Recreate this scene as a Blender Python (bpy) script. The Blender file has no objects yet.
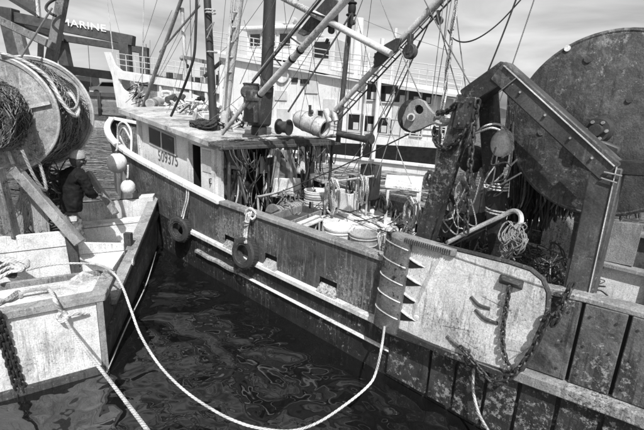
import bpy, bmesh, math, random
from mathutils import Vector as V, Matrix
from mathutils.geometry import tessellate_polygon
random.seed(7)
scene = bpy.context.scene
COL = scene.collection
R_ = math.radians

# ------------------------------------------------------------------ camera
F_PX, CAM_H = 420.0, 3.5
PITCH, ROLL = math.atan(112/420.0), R_(3.0)
CP = V((0, 0, CAM_H))
FW = V((0, math.cos(PITCH), -math.sin(PITCH)))
_r0, _u0 = V((1, 0, 0)), V((0, math.sin(PITCH), math.cos(PITCH)))
RT = _r0*math.cos(ROLL) + _u0*math.sin(ROLL)
UP = _u0*math.cos(ROLL) - _r0*math.sin(ROLL)
cd = bpy.data.cameras.new('camera'); cam = bpy.data.objects.new('camera', cd); COL.objects.link(cam)
cam.matrix_world = Matrix(((RT.x, UP.x, -FW.x, CP.x), (RT.y, UP.y, -FW.y, CP.y), (RT.z, UP.z, -FW.z, CP.z), (0, 0, 0, 1)))
cd.sensor_fit = 'HORIZONTAL'; cd.sensor_width = 36.0; cd.lens = 36.0*F_PX/644.0
cd.clip_start = 0.05; cd.clip_end = 4000
scene.camera = cam

# ------------------------------------------------------------------ light
SUN_DIR = V((0.10, -0.68, 0.85)).normalized()      # from the ground towards the sun
elev = math.asin(SUN_DIR.z)
world = bpy.data.worlds.new('World'); scene.world = world; world.use_nodes = True
wn, wl = world.node_tree.nodes, world.node_tree.links
bg = wn['Background']
sky = wn.new('ShaderNodeTexSky'); sky.sky_type = 'NISHITA'; sky.sun_disc = False
sky.sun_elevation = elev; sky.sun_rotation = math.atan2(SUN_DIR.x, SUN_DIR.y); sky.dust_density = 2.0
bw = wn.new('ShaderNodeRGBToBW'); wl.new(sky.outputs[0], bw.inputs[0])
tc = wn.new('ShaderNodeTexCoord')
mp = wn.new('ShaderNodeMapping'); mp.inputs['Scale'].default_value = (1.0, 1.0, 5.5); mp.inputs['Rotation'].default_value = (0.1, 0.25, 0.3)
wl.new(tc.outputs['Generated'], mp.inputs['Vector'])
cn = wn.new('ShaderNodeTexNoise'); cn.inputs['Scale'].default_value = 2.2; cn.inputs['Detail'].default_value = 7; cn.inputs['Distortion'].default_value = 0.5
wl.new(mp.outputs[0], cn.inputs['Vector'])
cr = wn.new('ShaderNodeMapRange'); cr.inputs[1].default_value = 0.36; cr.inputs[2].default_value = 0.72; cr.inputs[3].default_value = 0.0; cr.inputs[4].default_value = 4.8
wl.new(cn.outputs['Fac'], cr.inputs[0])
ad = wn.new('ShaderNodeMath'); ad.operation = 'ADD'
wl.new(bw.outputs[0], ad.inputs[0]); wl.new(cr.outputs[0], ad.inputs[1]); wl.new(ad.outputs[0], bg.inputs['Color'])
bg.inputs['Strength'].default_value = 0.095
sd = bpy.data.lights.new('sun', 'SUN'); sd.energy = 5.0; sd.angle = R_(0.5); sd.color = (1, 1, 1)
so = bpy.data.objects.new('sun', sd); COL.objects.link(so); so.rotation_euler = SUN_DIR.to_track_quat('Z', 'Y').to_euler()
so.location = (0, 0, 30)
vs = scene.view_settings
vs.view_transform = 'Standard'; vs.look = 'None'; vs.gamma = 1.0; vs.exposure = 0.24; vs.use_curve_mapping = False

# ------------------------------------------------------------------ frames of reference
def ray(x, y): return FW + RT*((x-322)/F_PX) - UP*((y-215)/F_PX)
def on_plane(x, y, o, n):
    d = ray(x, y); return CP + d*((o-CP).dot(n)/d.dot(n))
def at_depth(x, y, t): return CP + ray(x, y)*t
def at_y(x, y, Y): return on_plane(x, y, V((0, Y, 0)), V((0, 1, 0)))
def at_z(x, y, z): return on_plane(x, y, V((0, 0, z)), V((0, 0, 1)))
# trawler: u runs towards its bow, v across it away from the near side, z up
O = V((-.29, 6.07, 0)); EU = V((-.7317, .6816, 0)); EV = V((.6816, .7317, 0)); Z = V((0, 0, 1))
def B(u, v, z): return O + EU*u + EV*v + Z*z
def on_v(x, y, v): return on_plane(x, y, O + EV*v, EV)
def on_u(x, y, u): return on_plane(x, y, O + EU*u, EU)
# workboat: s along its square end (0 at the corner, negative to the left), t along its side
TC = V((-2.72, 4.75, 0)); TA = V((.82, .57, 0)).normalized(); TN = V((TA.y, -TA.x, 0)); SB = V((-.235, .972, 0)); SN = V((.972, .235, 0))
def S(s, t, z): return TC + TA*s + SB*t + Z*z
# ferry: s along its side to the left, b into it
FO = V((4.2, 23.3, 0)); FE = V((-.91, .41, 0)).normalized(); FN = V((.41, .91, 0)).normalized()
def FY(s, b, z): return FO + FE*s + FN*b + Z*z
def on_ferry(x, y, b=0): return on_plane(x, y, FO + FN*b, FN)

# ------------------------------------------------------------------ materials (all greys)
MATS = {}
def mat(name, base, chip=None, chip_amt=.55, chip_scale=9, streak=None, streak_amt=.5, rough=.75, spec=.4, bump=.25, metal=0.0, var=.35, var_scale=2.2, rope=False, dent=0.0, dirt=None, dirt_amt=.5, dirt_scale=3.0, fine=60):
    m = bpy.data.materials.new(name); m.use_nodes = True; MATS[name] = m
    n, l = m.node_tree.nodes, m.node_tree.links
    p = n['Principled BSDF']; p.inputs['Roughness'].default_value = rough; p.inputs['Metallic'].default_value = metal; p.inputs['Specular IOR Level'].default_value = spec
    geo = n.new('ShaderNodeNewGeometry'); co = geo.outputs['Position']
    def noise(scale, detail=5, vec=co, rgh=.6, dist=0.0):
        t = n.new('ShaderNodeTexNoise'); t.inputs['Scale'].default_value = scale; t.inputs['Detail'].default_value = detail
        t.inputs['Roughness'].default_value = rgh; t.inputs['Distortion'].default_value = dist; l.new(vec, t.inputs['Vector']); return t.outputs['Fac']
    def rng(x, a, b, c, d):
        r = n.new('ShaderNodeMapRange'); r.inputs[1].default_value = a; r.inputs[2].default_value = b; r.inputs[3].default_value = c; r.inputs[4].default_value = d
        l.new(x, r.inputs[0]); return r.outputs[0]
    def mix(f, a, b):
        x = n.new('ShaderNodeMix'); x.data_type = 'FLOAT'; l.new(f, x.inputs[0])
        for i, q in ((2, a), (3, b)):
            if isinstance(q, (int, float)): x.inputs[i].default_value = q
            else: l.new(q, x.inputs[i])
        return x.outputs[0]
    big = noise(.9, 3)
    def thr(amt): return .5+(.5-amt)*.62
    def clustered(x, k=.45):
        a = n.new('ShaderNodeMath'); a.operation = 'MULTIPLY_ADD'; l.new(big, a.inputs[0]); a.inputs[1].default_value = k; a.inputs[2].default_value = -.5*k
        b = n.new('ShaderNodeMath'); b.operation = 'ADD'; l.new(a.outputs[0], b.inputs[0]); l.new(x, b.inputs[1]); return b.outputs[0]
    val = rng(noise(var_scale, 9, rgh=.68, dist=.3), .36, .64, base*(1-var), base*(1+var))
    if dirt is not None:
        t_ = thr(dirt_amt); val = mix(rng(clustered(noise(dirt_scale, 10, rgh=.74, dist=.5)), t_-.04, t_+.10, 0, .8), val, dirt)
    if streak is not None:
        mpn = n.new('ShaderNodeMapping'); mpn.inputs['Scale'].default_value = (13, 13, .8); l.new(co, mpn.inputs['Vector'])
        t_ = thr(streak_amt); val = mix(rng(clustered(noise(1.7, 8, mpn.outputs[0], .7)), t_-.02, t_+.09, 0, .85), val, streak)
        mp2 = n.new('ShaderNodeMapping'); mp2.inputs['Scale'].default_value = (60, 60, 3.5); l.new(co, mp2.inputs['Vector'])
        val = mix(rng(clustered(noise(1.3, 4, mp2.outputs[0], .6), .8), .60, .68, 0, .6), val, streak)
    if chip is not None:
        t_ = thr(chip_amt); val = mix(rng(clustered(noise(chip_scale*1.7, 10, rgh=.8), .4), t_+.005, t_+.05, 0, .92), val, chip)
        val = mix(rng(noise(chip_scale*5, 6, rgh=.7), .675, .71, 0, .8), val, chip)
    fn_ = noise(fine, 4, rgh=.7)
    fm = n.new('ShaderNodeMath'); fm.operation = 'MULTIPLY'; l.new(val, fm.inputs[0]); l.new(rng(fn_, .3, .7, .66, 1.34), fm.inputs[1]); val = fm.outputs[0]
    bh = fn_
    if rope:
        uv = n.new('ShaderNodeUVMap'); sx = n.new('ShaderNodeSeparateXYZ'); l.new(uv.outputs[0], sx.inputs[0])
        a = n.new('ShaderNodeMath'); a.operation = 'MULTIPLY_ADD'; l.new(sx.outputs[0], a.inputs[0]); a.inputs[1].default_value = 3.0; l.new(sx.outputs[1], a.inputs[2])
        b = n.new('ShaderNodeMath'); b.operation = 'MULTIPLY'; l.new(a.outputs[0], b.inputs[0]); b.inputs[1].default_value = 6.283
        c = n.new('ShaderNodeMath'); c.operation = 'SINE'; l.new(b.outputs[0], c.inputs[0])
        d = rng(c.outputs[0], -1, .1, .62, 1.0)
        e = n.new('ShaderNodeMath'); e.operation = 'MULTIPLY'; l.new(val, e.inputs[0]); l.new(d, e.inputs[1]); val = e.outputs[0]; bh = d
    cc = n.new('ShaderNodeCombineColor')
    for i in range(3): l.new(val, cc.inputs[i])
    l.new(cc.outputs[0], p.inputs['Base Color'])
    if bump:
        bp = n.new('ShaderNodeBump'); bp.inputs['Strength'].default_value = bump; bp.inputs['Distance'].default_value = .012
        l.new(bh, bp.inputs['Height']); l.new(bp.outputs[0], p.inputs['Normal'])
        if dent:
            b2 = n.new('ShaderNodeBump'); b2.inputs['Strength'].default_value = 1; b2.inputs['Distance'].default_value = dent
            l.new(noise(3.2, 3, rgh=.55, dist=.4), b2.inputs['Height']); l.new(b2.outputs[0], bp.inputs['Normal'])
    l.new(rng(noise(var_scale*3, 4), .3, .7, max(.02, rough-.15), min(1, rough+.12)), p.inputs['Roughness'])
    return m
mat('hull_paint', .062, dent=.03, chip=.26, chip_amt=.41, chip_scale=13, streak=.16, streak_amt=.45, dirt=.015, dirt_amt=.42, rough=.6)
mat('hull_low', .018, chip=.2, chip_amt=.38, chip_scale=8, streak=.06, streak_amt=.4, rough=.5)
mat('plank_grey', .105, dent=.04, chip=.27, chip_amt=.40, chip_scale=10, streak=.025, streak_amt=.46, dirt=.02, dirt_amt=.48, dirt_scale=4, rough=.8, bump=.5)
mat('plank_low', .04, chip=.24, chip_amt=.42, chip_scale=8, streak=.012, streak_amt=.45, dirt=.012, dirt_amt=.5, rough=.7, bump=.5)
mat('white_paint', .66, chip=.12, chip_amt=.36, chip_scale=12, streak=.36, streak_amt=.36, rough=.6, var=.12)
mat('white_worn', .58, chip=.12, chip_amt=.35, chip_scale=16, streak=.3, streak_amt=.38, dirt=.28, dirt_amt=.36, rough=.75, var=.18)
mat('grey_paint', .22, chip=.05, chip_amt=.4, streak=.12, streak_amt=.42, rough=.7)
mat('door_steel', .50, dent=.028, chip=.08, chip_amt=.36, chip_scale=20, streak=.24, streak_amt=.38, dirt=.27, dirt_amt=.45, dirt_scale=2.0, rough=.7, bump=.4, var=.16)
mat('wood_grey', .20, chip=.05, chip_amt=.42, chip_scale=18, streak=.36, streak_amt=.45, rough=.85, bump=.6)
mat('roof_paint', .40, chip=.10, chip_amt=.40, chip_scale=12, dirt=.14, dirt_amt=.47, dirt_scale=2.6, streak=.2, streak_amt=.36, rough=.8)
mat('cap_wood', .27, chip=.07, chip_amt=.44, chip_scale=18, streak=.42, streak_amt=.42, dirt=.12, dirt_amt=.44, rough=.85, bump=.6)
mat('beam_lit_worn', .055, dent=.03, chip=.22, chip_amt=.38, chip_scale=14, streak=.11, streak_amt=.44, dirt=.13, dirt_amt=.44, rough=.5)  # paler copy of steel_beam: sunlit tone put into the colour, plus wear and streaks
mat('grey_hull', .07, chip=.25, chip_amt=.40, streak=.14, streak_amt=.42, dirt=.02, dirt_amt=.45, rough=.7)
mat('wood_light', .34, chip=.06, chip_amt=.45, chip_scale=14, streak=.15, rough=.9, bump=.8)
mat('wood_dark', .06, chip=.2, chip_amt=.38, chip_scale=14, streak=.025, rough=.85, bump=.6)
mat('wood_brown', .12, chip=.03, chip_amt=.4, streak=.22, streak_amt=.42, rough=.85, bump=.5)
mat('steel_dark', .038, chip=.16, chip_amt=.36, chip_scale=12, streak=.07, streak_amt=.4, rough=.55)
mat('steel_beam', .032, dent=.03, chip=.16, chip_amt=.36, chip_scale=11, streak=.016, streak_amt=.4, dirt=.085, dirt_amt=.36, rough=.5)
mat('drum_steel', .055, dent=.035, chip=.22, chip_amt=.38, chip_scale=7, streak=.03, streak_amt=.4, dirt=.14, dirt_amt=.44, dirt_scale=5, rough=.6, bump=.5)
mat('reel_grey', .27, dirt=.13, dirt_amt=.48, chip=.06, chip_amt=.38, streak=.4, streak_amt=.36, rough=.65, dent=.05)
mat('galv', .42, chip=.14, chip_amt=.36, streak=.26, streak_amt=.4, rough=.5, metal=.2)
mat('block_steel', .2, chip=.05, chip_amt=.38, streak=.3, streak_amt=.38, rough=.5)
mat('foil_steel', .22, chip=.035, chip_amt=.42, streak=.36, streak_amt=.36, rough=.30, metal=.75, dent=.02)
mat('pole_light', .46, chip=.12, chip_amt=.38, chip_scale=16, streak=.28, streak_amt=.4, rough=.55)
mat('pole_dark', .03, chip=.1, chip_amt=.34, rough=.6)
mat('black', .008, rough=.7, var=.3)
mat('rubber', .03, chip=.10, chip_amt=.38, chip_scale=10, rough=.8, bump=.5)
mat('rope_light', .52, rope=True, rough=.9, bump=.9, dirt=.22, dirt_amt=.4)
mat('rope_grey', .26, rope=True, rough=.9, bump=.9)
mat('rope_dark', .05, rope=True, rough=.9, bump=.9)
mat('wire', .10, rough=.6)
mat('chain_steel', .04, chip=.14, chip_amt=.38, chip_scale=30, rough=.55, metal=.4)
mat('net_dark', .05, chip=.25, chip_amt=.40, chip_scale=20, rough=.95)
mat('net_light', .22, chip=.05, chip_amt=.42, chip_scale=20, rough=.95)
mat('net_mass', .045, chip=.16, chip_amt=.45, chip_scale=30, rough=1.0, bump=1.0)
mat('plastic_white', .62, chip=.3, chip_amt=.34, rough=.45, var=.12)
mat('raft_shell', .42, chip=.15, chip_amt=.36, dirt=.25, dirt_amt=.42, rough=.5)
mat('plastic_grey', .34, chip=.12, chip_amt=.36, rough=.5)
mat('buoy', .62, chip=.3, chip_amt=.28, dirt=.4, dirt_amt=.34, rough=.5)
mat('cloth_light', .5, dirt=.25, dirt_amt=.4, rough=.95, bump=.4, var=.2)
mat('cloth_dark', .12, dirt=.3, dirt_amt=.38, rough=.95, streak=.3)
mat('jacket', .006, rough=.8, spec=.25, bump=.5, var_scale=6, fine=40)
mat('jeans', .13, dirt=.2, dirt_amt=.4, rough=.9, bump=.7, var_scale=8, fine=35)
mat('skin', .15, rough=.6, var=.1, bump=.1)
mat('cap_cloth', .30, dirt=.2, dirt_amt=.4, rough=.9, var=.12)
mat('ferry_white', .62, streak=.34, streak_amt=.36, rough=.5, var=.06, bump=.05)
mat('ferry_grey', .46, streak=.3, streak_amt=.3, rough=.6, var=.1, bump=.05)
mat('ferry_black', .008, rough=.5, bump=.05)
mat('glass', .015, rough=.08, var=.1, bump=0)
mat('hoist_beam', .055, chip=.12, chip_amt=.3, rough=.6, bump=.1)
mat('letter', .7, rough=.6, var=.1, bump=0)
mat('number_dark', .10, chip=.4, chip_amt=.42, chip_scale=30, rough=.7, bump=0)
mat('stone', .2, chip=.4, chip_amt=.42, chip_scale=3, rough=.9)
mat('car_light', .5, rough=.35, var=.05, bump=0)
mat('car_dark', .05, rough=.35, var=.1, bump=0)
mat('pine', .05, rough=1.0)
mat('land', .04, rough=1.0, var=.5, var_scale=.1)
def water_mat():
    m = bpy.data.materials.new('harbour_water'); m.use_nodes = True; MATS['water'] = m
    n, l = m.node_tree.nodes, m.node_tree.links; p = n['Principled BSDF']
    p.inputs['Base Color'].default_value = (.006, .006, .006, 1); p.inputs['Roughness'].default_value = .02; p.inputs['IOR'].default_value = 1.9
    g = n.new('ShaderNodeNewGeometry')
    def noise(s, d, dist, sc=(1, 1, 1)):
        mpn = n.new('ShaderNodeMapping'); mpn.inputs['Scale'].default_value = sc; mpn.inputs['Rotation'].default_value = (0, 0, .5); l.new(g.outputs['Position'], mpn.inputs[0])
        t = n.new('ShaderNodeTexNoise'); t.inputs['Scale'].default_value = s; t.inputs['Detail'].default_value = d; t.inputs['Distortion'].default_value = dist; t.inputs['Roughness'].default_value = .45
        l.new(mpn.outputs[0], t.inputs['Vector']); return t.outputs['Fac']
    a = noise(1.25, .3, 1.0, (1, 1.1, 1)); b = noise(4.2, 0, 1.0, (1, 1.15, 1))
    b1 = n.new('ShaderNodeBump'); b1.inputs['Strength'].default_value = 1; b1.inputs['Distance'].default_value = .17; l.new(a, b1.inputs['Height'])
    b2 = n.new('ShaderNodeBump'); b2.inputs['Strength'].default_value = 1; b2.inputs['Distance'].default_value = .016; l.new(b, b2.inputs['Height']); l.new(b1.outputs[0], b2.inputs['Normal'])
    l.new(b2.outputs[0], p.inputs['Normal'])
water_mat()
def M(x): return MATS[x]

# ------------------------------------------------------------------ mesh builder
class MB:
    def __init__(self): self.v = []; self.f = []; self.uv = []
    def add(self, vs, fs, uvs=None):
        b = len(self.v); self.v += [V(p) for p in vs]
        for i, f in enumerate(fs):
            self.f.append(tuple(b+k for k in f)); self.uv.append(uvs[i] if uvs else None)
        return self
    def box8(self, c):      # c: 8 corners, 0-3 bottom loop, 4-7 top loop
        return self.add(c, [(0, 3, 2, 1), (4, 5, 6, 7), (0, 1, 5, 4), (1, 2, 6, 5), (2, 3, 7, 6), (3, 0, 4, 7)])
    def box(self, c, size, ax=(V((1, 0, 0)), V((0, 1, 0)), V((0, 0, 1)))):
        c = V(c); a, b, d = [ax[i]*(size[i]/2) for i in range(3)]
        return self.box8([c-a-b-d, c+a-b-d, c+a+b-d, c-a+b-d, c-a-b+d, c+a-b+d, c+a+b+d, c-a+b+d])
    def beam(self, p0, p1, w, h, up=Z):
        p0, p1 = V(p0), V(p1); d = (p1-p0); L = d.length; d.normalize()
        s = d.cross(up)
        if s.length < 1e-4: s = d.cross(V((1, 0, 0)))
        s.normalize(); q = s.cross(d).normalized()
        return self.box((p0+p1)/2, (L, w, h), (d, s, q))
    def prism(self, pts, off):    # polygon swept by an offset vector
        pts = [V(p) for p in pts]; off = V(off); n = len(pts)
        fs = [tuple(reversed(range(n))), tuple(range(n, 2*n))] + [(i, (i+1) % n, n+(i+1) % n, n+i) for i in range(n)]
        return self.add(pts+[p+off for p in pts], fs)
    def tube(self, pts, r, n=8, closed=False, cap=True, pitch=1.5):
        pts = [V(p) for p in pts]; N = len(pts)
        if N < 2: return self
        rs = r if isinstance(r, (list, tuple)) else [r]*N
        tan = []
        for i in range(N):
            a = pts[(i-1) % N] if (closed or i > 0) else pts[i]; b = pts[(i+1) % N] if (closed or i < N-1) else pts[i]
            t = b-a; tan.append(t.normalized() if t.length > 1e-9 else V((0, 0, 1)))
        ref = V((0, 0, 1)) if abs(tan[0].z) < .9 else V((1, 0, 0))
        nx = (ref - tan[0]*ref.dot(tan[0])).normalized(); vs, L, Ls = [], 0.0, []
        for i in range(N):
            nx = nx - tan[i]*nx.dot(tan[i])
            if nx.length < 1e-6: nx = tan[i].orthogonal()
            nx.normalize(); by = tan[i].cross(nx)
            if i: L += (pts[i]-pts[i-1]).length
            Ls.append(L)
            for k in range(n):
                a = 2*math.pi*k/n; vs.append(pts[i] + (nx*math.cos(a) + by*math.sin(a))*rs[i])
        fs, uv = [], []
        rr = max(1e-4, max(rs))*2*pitch
        for i in range(N if closed else N-1):
            j = (i+1) % N; l0 = Ls[i]/rr; l1 = (Ls[j] if j else L+(pts[0]-pts[-1]).length)/rr
            for k in range(n):
                k2 = (k+1) % n
                fs.append((i*n+k, i*n+k2, j*n+k2, j*n+k)); uv.append(((k/n, l0), ((k+1)/n, l0), ((k+1)/n, l1), (k/n, l1)))
        if cap and not closed:
            fs.append(tuple(reversed(range(n)))); uv.append(None); fs.append(tuple((N-1)*n+k for k in range(n))); uv.append(None)
        return self.add(vs, fs, uv)
    def cyl(self, p0, p1, r0, r1=None, n=20, cap=True): return self.tube([p0, p1], [r0, r0 if r1 is None else r1], n, cap=cap)
    def lathe(self, base, axis, prof, n=24, cap0=True, cap1=True):   # prof: (radius, height)
        axis = V(axis).normalized(); x = axis.orthogonal().normalized(); y = axis.cross(x); base = V(base)
        vs = [base + axis*h + (x*math.cos(2*math.pi*k/n) + y*math.sin(2*math.pi*k/n))*r for r, h in prof for k in range(n)]
        fs = [(i*n+k, i*n+(k+1) % n, (i+1)*n+(k+1) % n, (i+1)*n+k) for i in range(len(prof)-1) for k in range(n)]
        if cap0: fs.append(tuple(reversed(range(n))))
        if cap1: fs.append(tuple((len(prof)-1)*n+k for k in range(n)))
        return self.add(vs, fs)
    def sphere(self, c, r, axis=Z, sq=1.0, n=20, m=12):
        return self.lathe(V(c)-V(axis).normalized()*r*sq, axis, [(max(.002, r*math.sin(math.pi*i/m)), r*sq*(1-math.cos(math.pi*i/m))) for i in range(m+1)], n)
    def torus(self, c, axis, R, r, n=24, m=10):
        axis = V(axis).normalized(); x = axis.orthogonal().normalized(); y = axis.cross(x)
        return self.tube([V(c)+(x*math.cos(2*math.pi*k/n)+y*math.sin(2*math.pi*k/n))*R for k in range(n)], r, m, closed=True)
    def chain(self, pts, link=.07, wire=.010):
        pts = spl(pts, 14); acc = [0.0]
        for a, b in zip(pts, pts[1:]): acc.append(acc[-1]+(b-a).length)
        tot = acc[-1]; step = link*.72; nl = int(tot/step)
        def at(s):
            for i in range(len(acc)-1):
                if acc[i+1] >= s:
                    f = (s-acc[i])/max(1e-6, acc[i+1]-acc[i]); return pts[i].lerp(pts[i+1], f)
            return pts[-1]
        for i in range(nl):
            a, b = at(i*step), at(min(tot, (i+1)*step)); t = (b-a).normalized() if (b-a).length > 1e-6 else Z
            x = t.orthogonal().normalized()
            x = Matrix.Rotation((i % 2)*math.pi/2 + random.uniform(-.25, .25) + .6, 3, t) @ x
            c = (a+b)/2; w = link*.30; h = link*.5-w
            loop = [c + x*(w*math.cos(q)) + t*((h if math.sin(q) >= 0 else -h) + w*math.sin(q)) for q in [2*math.pi*k/10+.01 for k in range(10)]]
            self.tube(loop, wire, 5, closed=True)
        return self
    def build(self, name, m, parent=None, smooth=True, bevel=0, seg=1):
        me = bpy.data.meshes.new(name); o = bpy.data.objects.new(name, me); COL.objects.link(o)
        off = V((0, 0, 0))
        if parent is not None:
            o.parent = parent; off = world_loc(parent)
        elif self.v:
            xs = [p.x for p in self.v]; ys = [p.y for p in self.v]; zs = [p.z for p in self.v]
            off = V(((min(xs)+max(xs))/2, (min(ys)+max(ys))/2, min(zs))); o.location = off
        me.from_pydata([p-off for p in self.v], [], self.f)
        if any(self.uv):
            ul = me.uv_layers.new(name='UVMap').data; k = 0
            for f, u in zip(self.f, self.uv):
                for j in range(len(f)):
                    ul[k].uv = u[j] if u else (0, 0)
                    k += 1
        bm = bmesh.new(); bm.from_mesh(me); bmesh.ops.recalc_face_normals(bm, faces=bm.faces); bm.to_mesh(me); bm.free()
        me.materials.append(M(m) if isinstance(m, str) else m)
        if smooth:
            me.shade_smooth(); me.set_sharp_from_angle(angle=R_(38))
        if bevel:
            b = o.modifiers.new('bevel', 'BEVEL'); b.width = bevel; b.segments = seg; b.limit_method = 'ANGLE'; b.angle_limit = R_(40)
        return o
LOC = {}
def world_loc(o):
    p = V((0, 0, 0))
    while o is not None: p = p + V(o.location); o = o.parent
    return p
def spl(pts, k=8, closed=False):
    pts = [V(p) for p in pts]; n = len(pts)
    if n < 3 and not closed: return [pts[0].lerp(pts[-1], i/k) for i in range(k+1)]
    out = []
    for i in range(n if closed else n-1):
        g = (lambda j: pts[j % n]) if closed else (lambda j: pts[max(0, min(n-1, j))])
        a, b, c, d = g(i-1), g(i), g(i+1), g(i+2)
        for q in range(k):
            t = q/k; out.append(.5*((2*b)+(c-a)*t+(2*a-5*b+4*c-d)*t*t+(3*b-a-3*c+d)*t**3))
    if not closed: out.append(pts[-1])
    return out
def tag(o, label, cat, group=None, kind=None):
    if label: o['label'] = label
    if cat: o['category'] = cat
    if group: o['group'] = group
    if kind: o['kind'] = kind
    return o
def thing(name, loc, label, cat, group=None):
    o = bpy.data.objects.new(name, None); o.empty_display_size = .2; COL.objects.link(o); o.location = loc
    return tag(o, label, cat, group)
def structure(o): o['kind'] = 'structure'; return o
def part(name, m, parent, *calls, smooth=True, bevel=0):
    mb = MB()
    for c in calls: getattr(mb, c[0])(*c[1:])
    return mb.build(name, m, parent, smooth, bevel)
def text(name, s, size, m, parent, org, xd, yd, depth=.004, sx=1.0):
    cu = bpy.data.curves.new(name, 'FONT'); cu.body = s; cu.size = size; cu.extrude = depth; cu.space_character = 1.05
    o = bpy.data.objects.new(name, cu); COL.objects.link(o)
    dg = bpy.context.evaluated_depsgraph_get(); me = bpy.data.meshes.new_from_object(o.evaluated_get(dg))
    bpy.data.objects.remove(o); bpy.data.curves.remove(cu)
    xd, yd = V(xd).normalized(), V(yd).normalized(); zd = xd.cross(yd).normalized(); off = world_loc(parent)
    me.transform(Matrix(((xd.x*sx, yd.x, zd.x, org.x-off.x), (xd.y*sx, yd.y, zd.y, org.y-off.y), (xd.z*sx, yd.z, zd.z, org.z-off.z), (0, 0, 0, 1))))
    me.materials.clear(); me.materials.append(M(m)); me.name = name
    t = bpy.data.objects.new(name, me); COL.objects.link(t); t.parent = parent; return t
def sag(a, b, s, n=14):
    a, b = V(a), V(b); return [a.lerp(b, i/n) - Z*(s*4*(i/n)*(1-i/n)) for i in range(n+1)]
def jit(p, a): return p + V((random.uniform(-a, a), random.uniform(-a, a), random.uniform(-a, a)))
def coil(mb, c, ax, R, r, turns, thick, n=20, ell=1.0, hang=Z):
    ax = V(ax).normalized(); x = V(hang).normalized(); x = (x-ax*x.dot(ax)).normalized(); y = ax.cross(x); pts = []
    for i in range(turns*n+1):
        a = 2*math.pi*i/n; k = R*(1+.12*math.sin(i*.37)+.07*math.sin(i*1.7))
        pts.append(V(c) + x*(math.cos(a)*k*ell) + y*(math.sin(a)*k) + ax*(thick*math.sin(i*.21)*.5))
    mb.tube(pts, r, 6); return mb

# ================================================================== SETTING
mb = MB(); mb.add([(-900, -60, 0), (900, -60, 0), (900, 1500, 0), (-900, 1500, 0)], [(0, 1, 2, 3)])
structure(mb.build('water', 'water', smooth=False))
# far shore: a low wooded rise with an uneven crest
mb = MB(); pts = []
for i in range(61):
    x = -420 + i*14; y = 330 + 25*math.sin(i*.3)
    hgt = 5.0 + 2.2*math.sin(i*.55) + 1.6*math.sin(i*1.37) + random.uniform(-.5, .5)
    pts.append((x, y, hgt))
for i in range(60):
    a, b = pts[i], pts[i+1]
    mb.add([(a[0], a[1], -1), (b[0], b[1], -1), (b[0], b[1]+4, b[2]), (a[0], a[1]+4, a[2]), (b[0], b[1]+90, -1), (a[0], a[1]+90, -1)], [(0, 1, 2, 3), (3, 2, 4, 5)])
structure(mb.build('far_shore_hills', 'land'))
# quay at the left, behind the workboat
qy = thing('quay', (-25, 50, 0), 'old timber quay on piles at far left, behind the workboat', 'quay')
part('quay_deck', 'wood_grey', qy, ('box', (-33, 53, 2.75), (24, 16, .5)))
part('edge_beam', 'hoist_beam', qy, ('box', (-33, 44.9, 3.2), (24, .3, .38)))
for i in range(4):
    part('wale', 'wood_brown', qy, ('box', (-33, 44.75, .45+i*.55), (24, .25, .30)), smooth=False)
for i in range(11):
    x = -44 + i*2.05
    part('pile', 'wood_dark', qy, ('cyl', (x, 44.4, -1.5), (x+random.uniform(-.1, .1), 44.4, 3.0), .2, .17, 10))
def parked_car(x, y, z, m, lab, van=False):
    t = thing('parked_car', (x, y, z), lab, 'car', 'vehicles parked on the quay')
    prof = [(-2.1, .35), (-2.1, .9), (-1.2, 1.0), (-.7, 1.5), (1.0, 1.55), (1.6, 1.0), (2.1, .9), (2.1, .35)] if not van else [(-2.4, .4), (-2.4, 1.1), (-1.7, 1.2), (-1.2, 1.95), (2.3, 2.0), (2.4, .4)]
    part('body', m, t, ('prism', [(x+a, y-.85, z+b) for a, b in prof], (0, 1.7, 0)), bevel=.06)
    part('window', 'glass', t, ('prism', [(x+a, y-.88, z+b) for a, b in ([(-.95, 1.05), (-.6, 1.42), (.9, 1.45), (1.3, 1.05)] if not van else [(-1.5, 1.25), (-1.1, 1.8), (0, 1.8), (0, 1.25)])], (0, .03, 0)), smooth=False)
    for dx in (-1.3, 1.3): part('wheel', 'rubber', t, ('cyl', (x+dx, y-.9, z+.33), (x+dx, y-.6, z+.33), .33, .33, 14))
parked_car(-23.3, 47.0, 3.0, 'car_light', 'pale parked car on the quay, right beside the ferry bow')
parked_car(-27.6, 47.4, 3.0, 'car_dark', 'dark parked van on the quay, left of the pale car', True)
structure(MB().add([(-29, 44.2, -1), (-21.2, 44.2, -1), (-21.2, 42.3, -.4), (-29, 42.3, -.4), (-29, 44.3, 1.3), (-21.2, 44.3, 1.0)], [(0, 1, 2, 3), (3, 2, 5, 4)]).build('quay_bank', 'stone'))

# ================================================================== BOAT HOIST with lettering
hz = thing('boat_hoist', at_y(70, 130, 30)*1.0, 'dark steel boat hoist frame with the word MARINE on its top beam', 'boat hoist')
hz.location.z = 0
def hb(name, a, b, w, h, Y=38, Y2=None): return part(name, 'hoist_beam', hz, ('beam', at_y(*a, Y), at_y(*b, Y2 or Y), w*1.2, h*1.2), bevel=.03)
top = hb('top_beam', (3, 15), (134, 41), .6, .68, 38)
part('beam_end', 'steel_dark', hz, ('beam', at_y(2, 14.5, 37.9), at_y(16, 16.5, 37.9), 1.1, 1.15), bevel=.05)
hb('cross_beam', (56, 37), (148, 51), .55, .5, 43)
hb('tie_beam', (10, 18), (62, 38), .55, .55, 38.6, 42.4)
hb('post', (9, 22), (27, 100), .8, .8, 38)
hb('post', (125, 43), (130, 112), .65, .65, 38)
hb('post', (61, 40), (72, 92), .75, .75, 43)
hb('post', (144, 52), (147, 95), .6, .6, 43)
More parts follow.
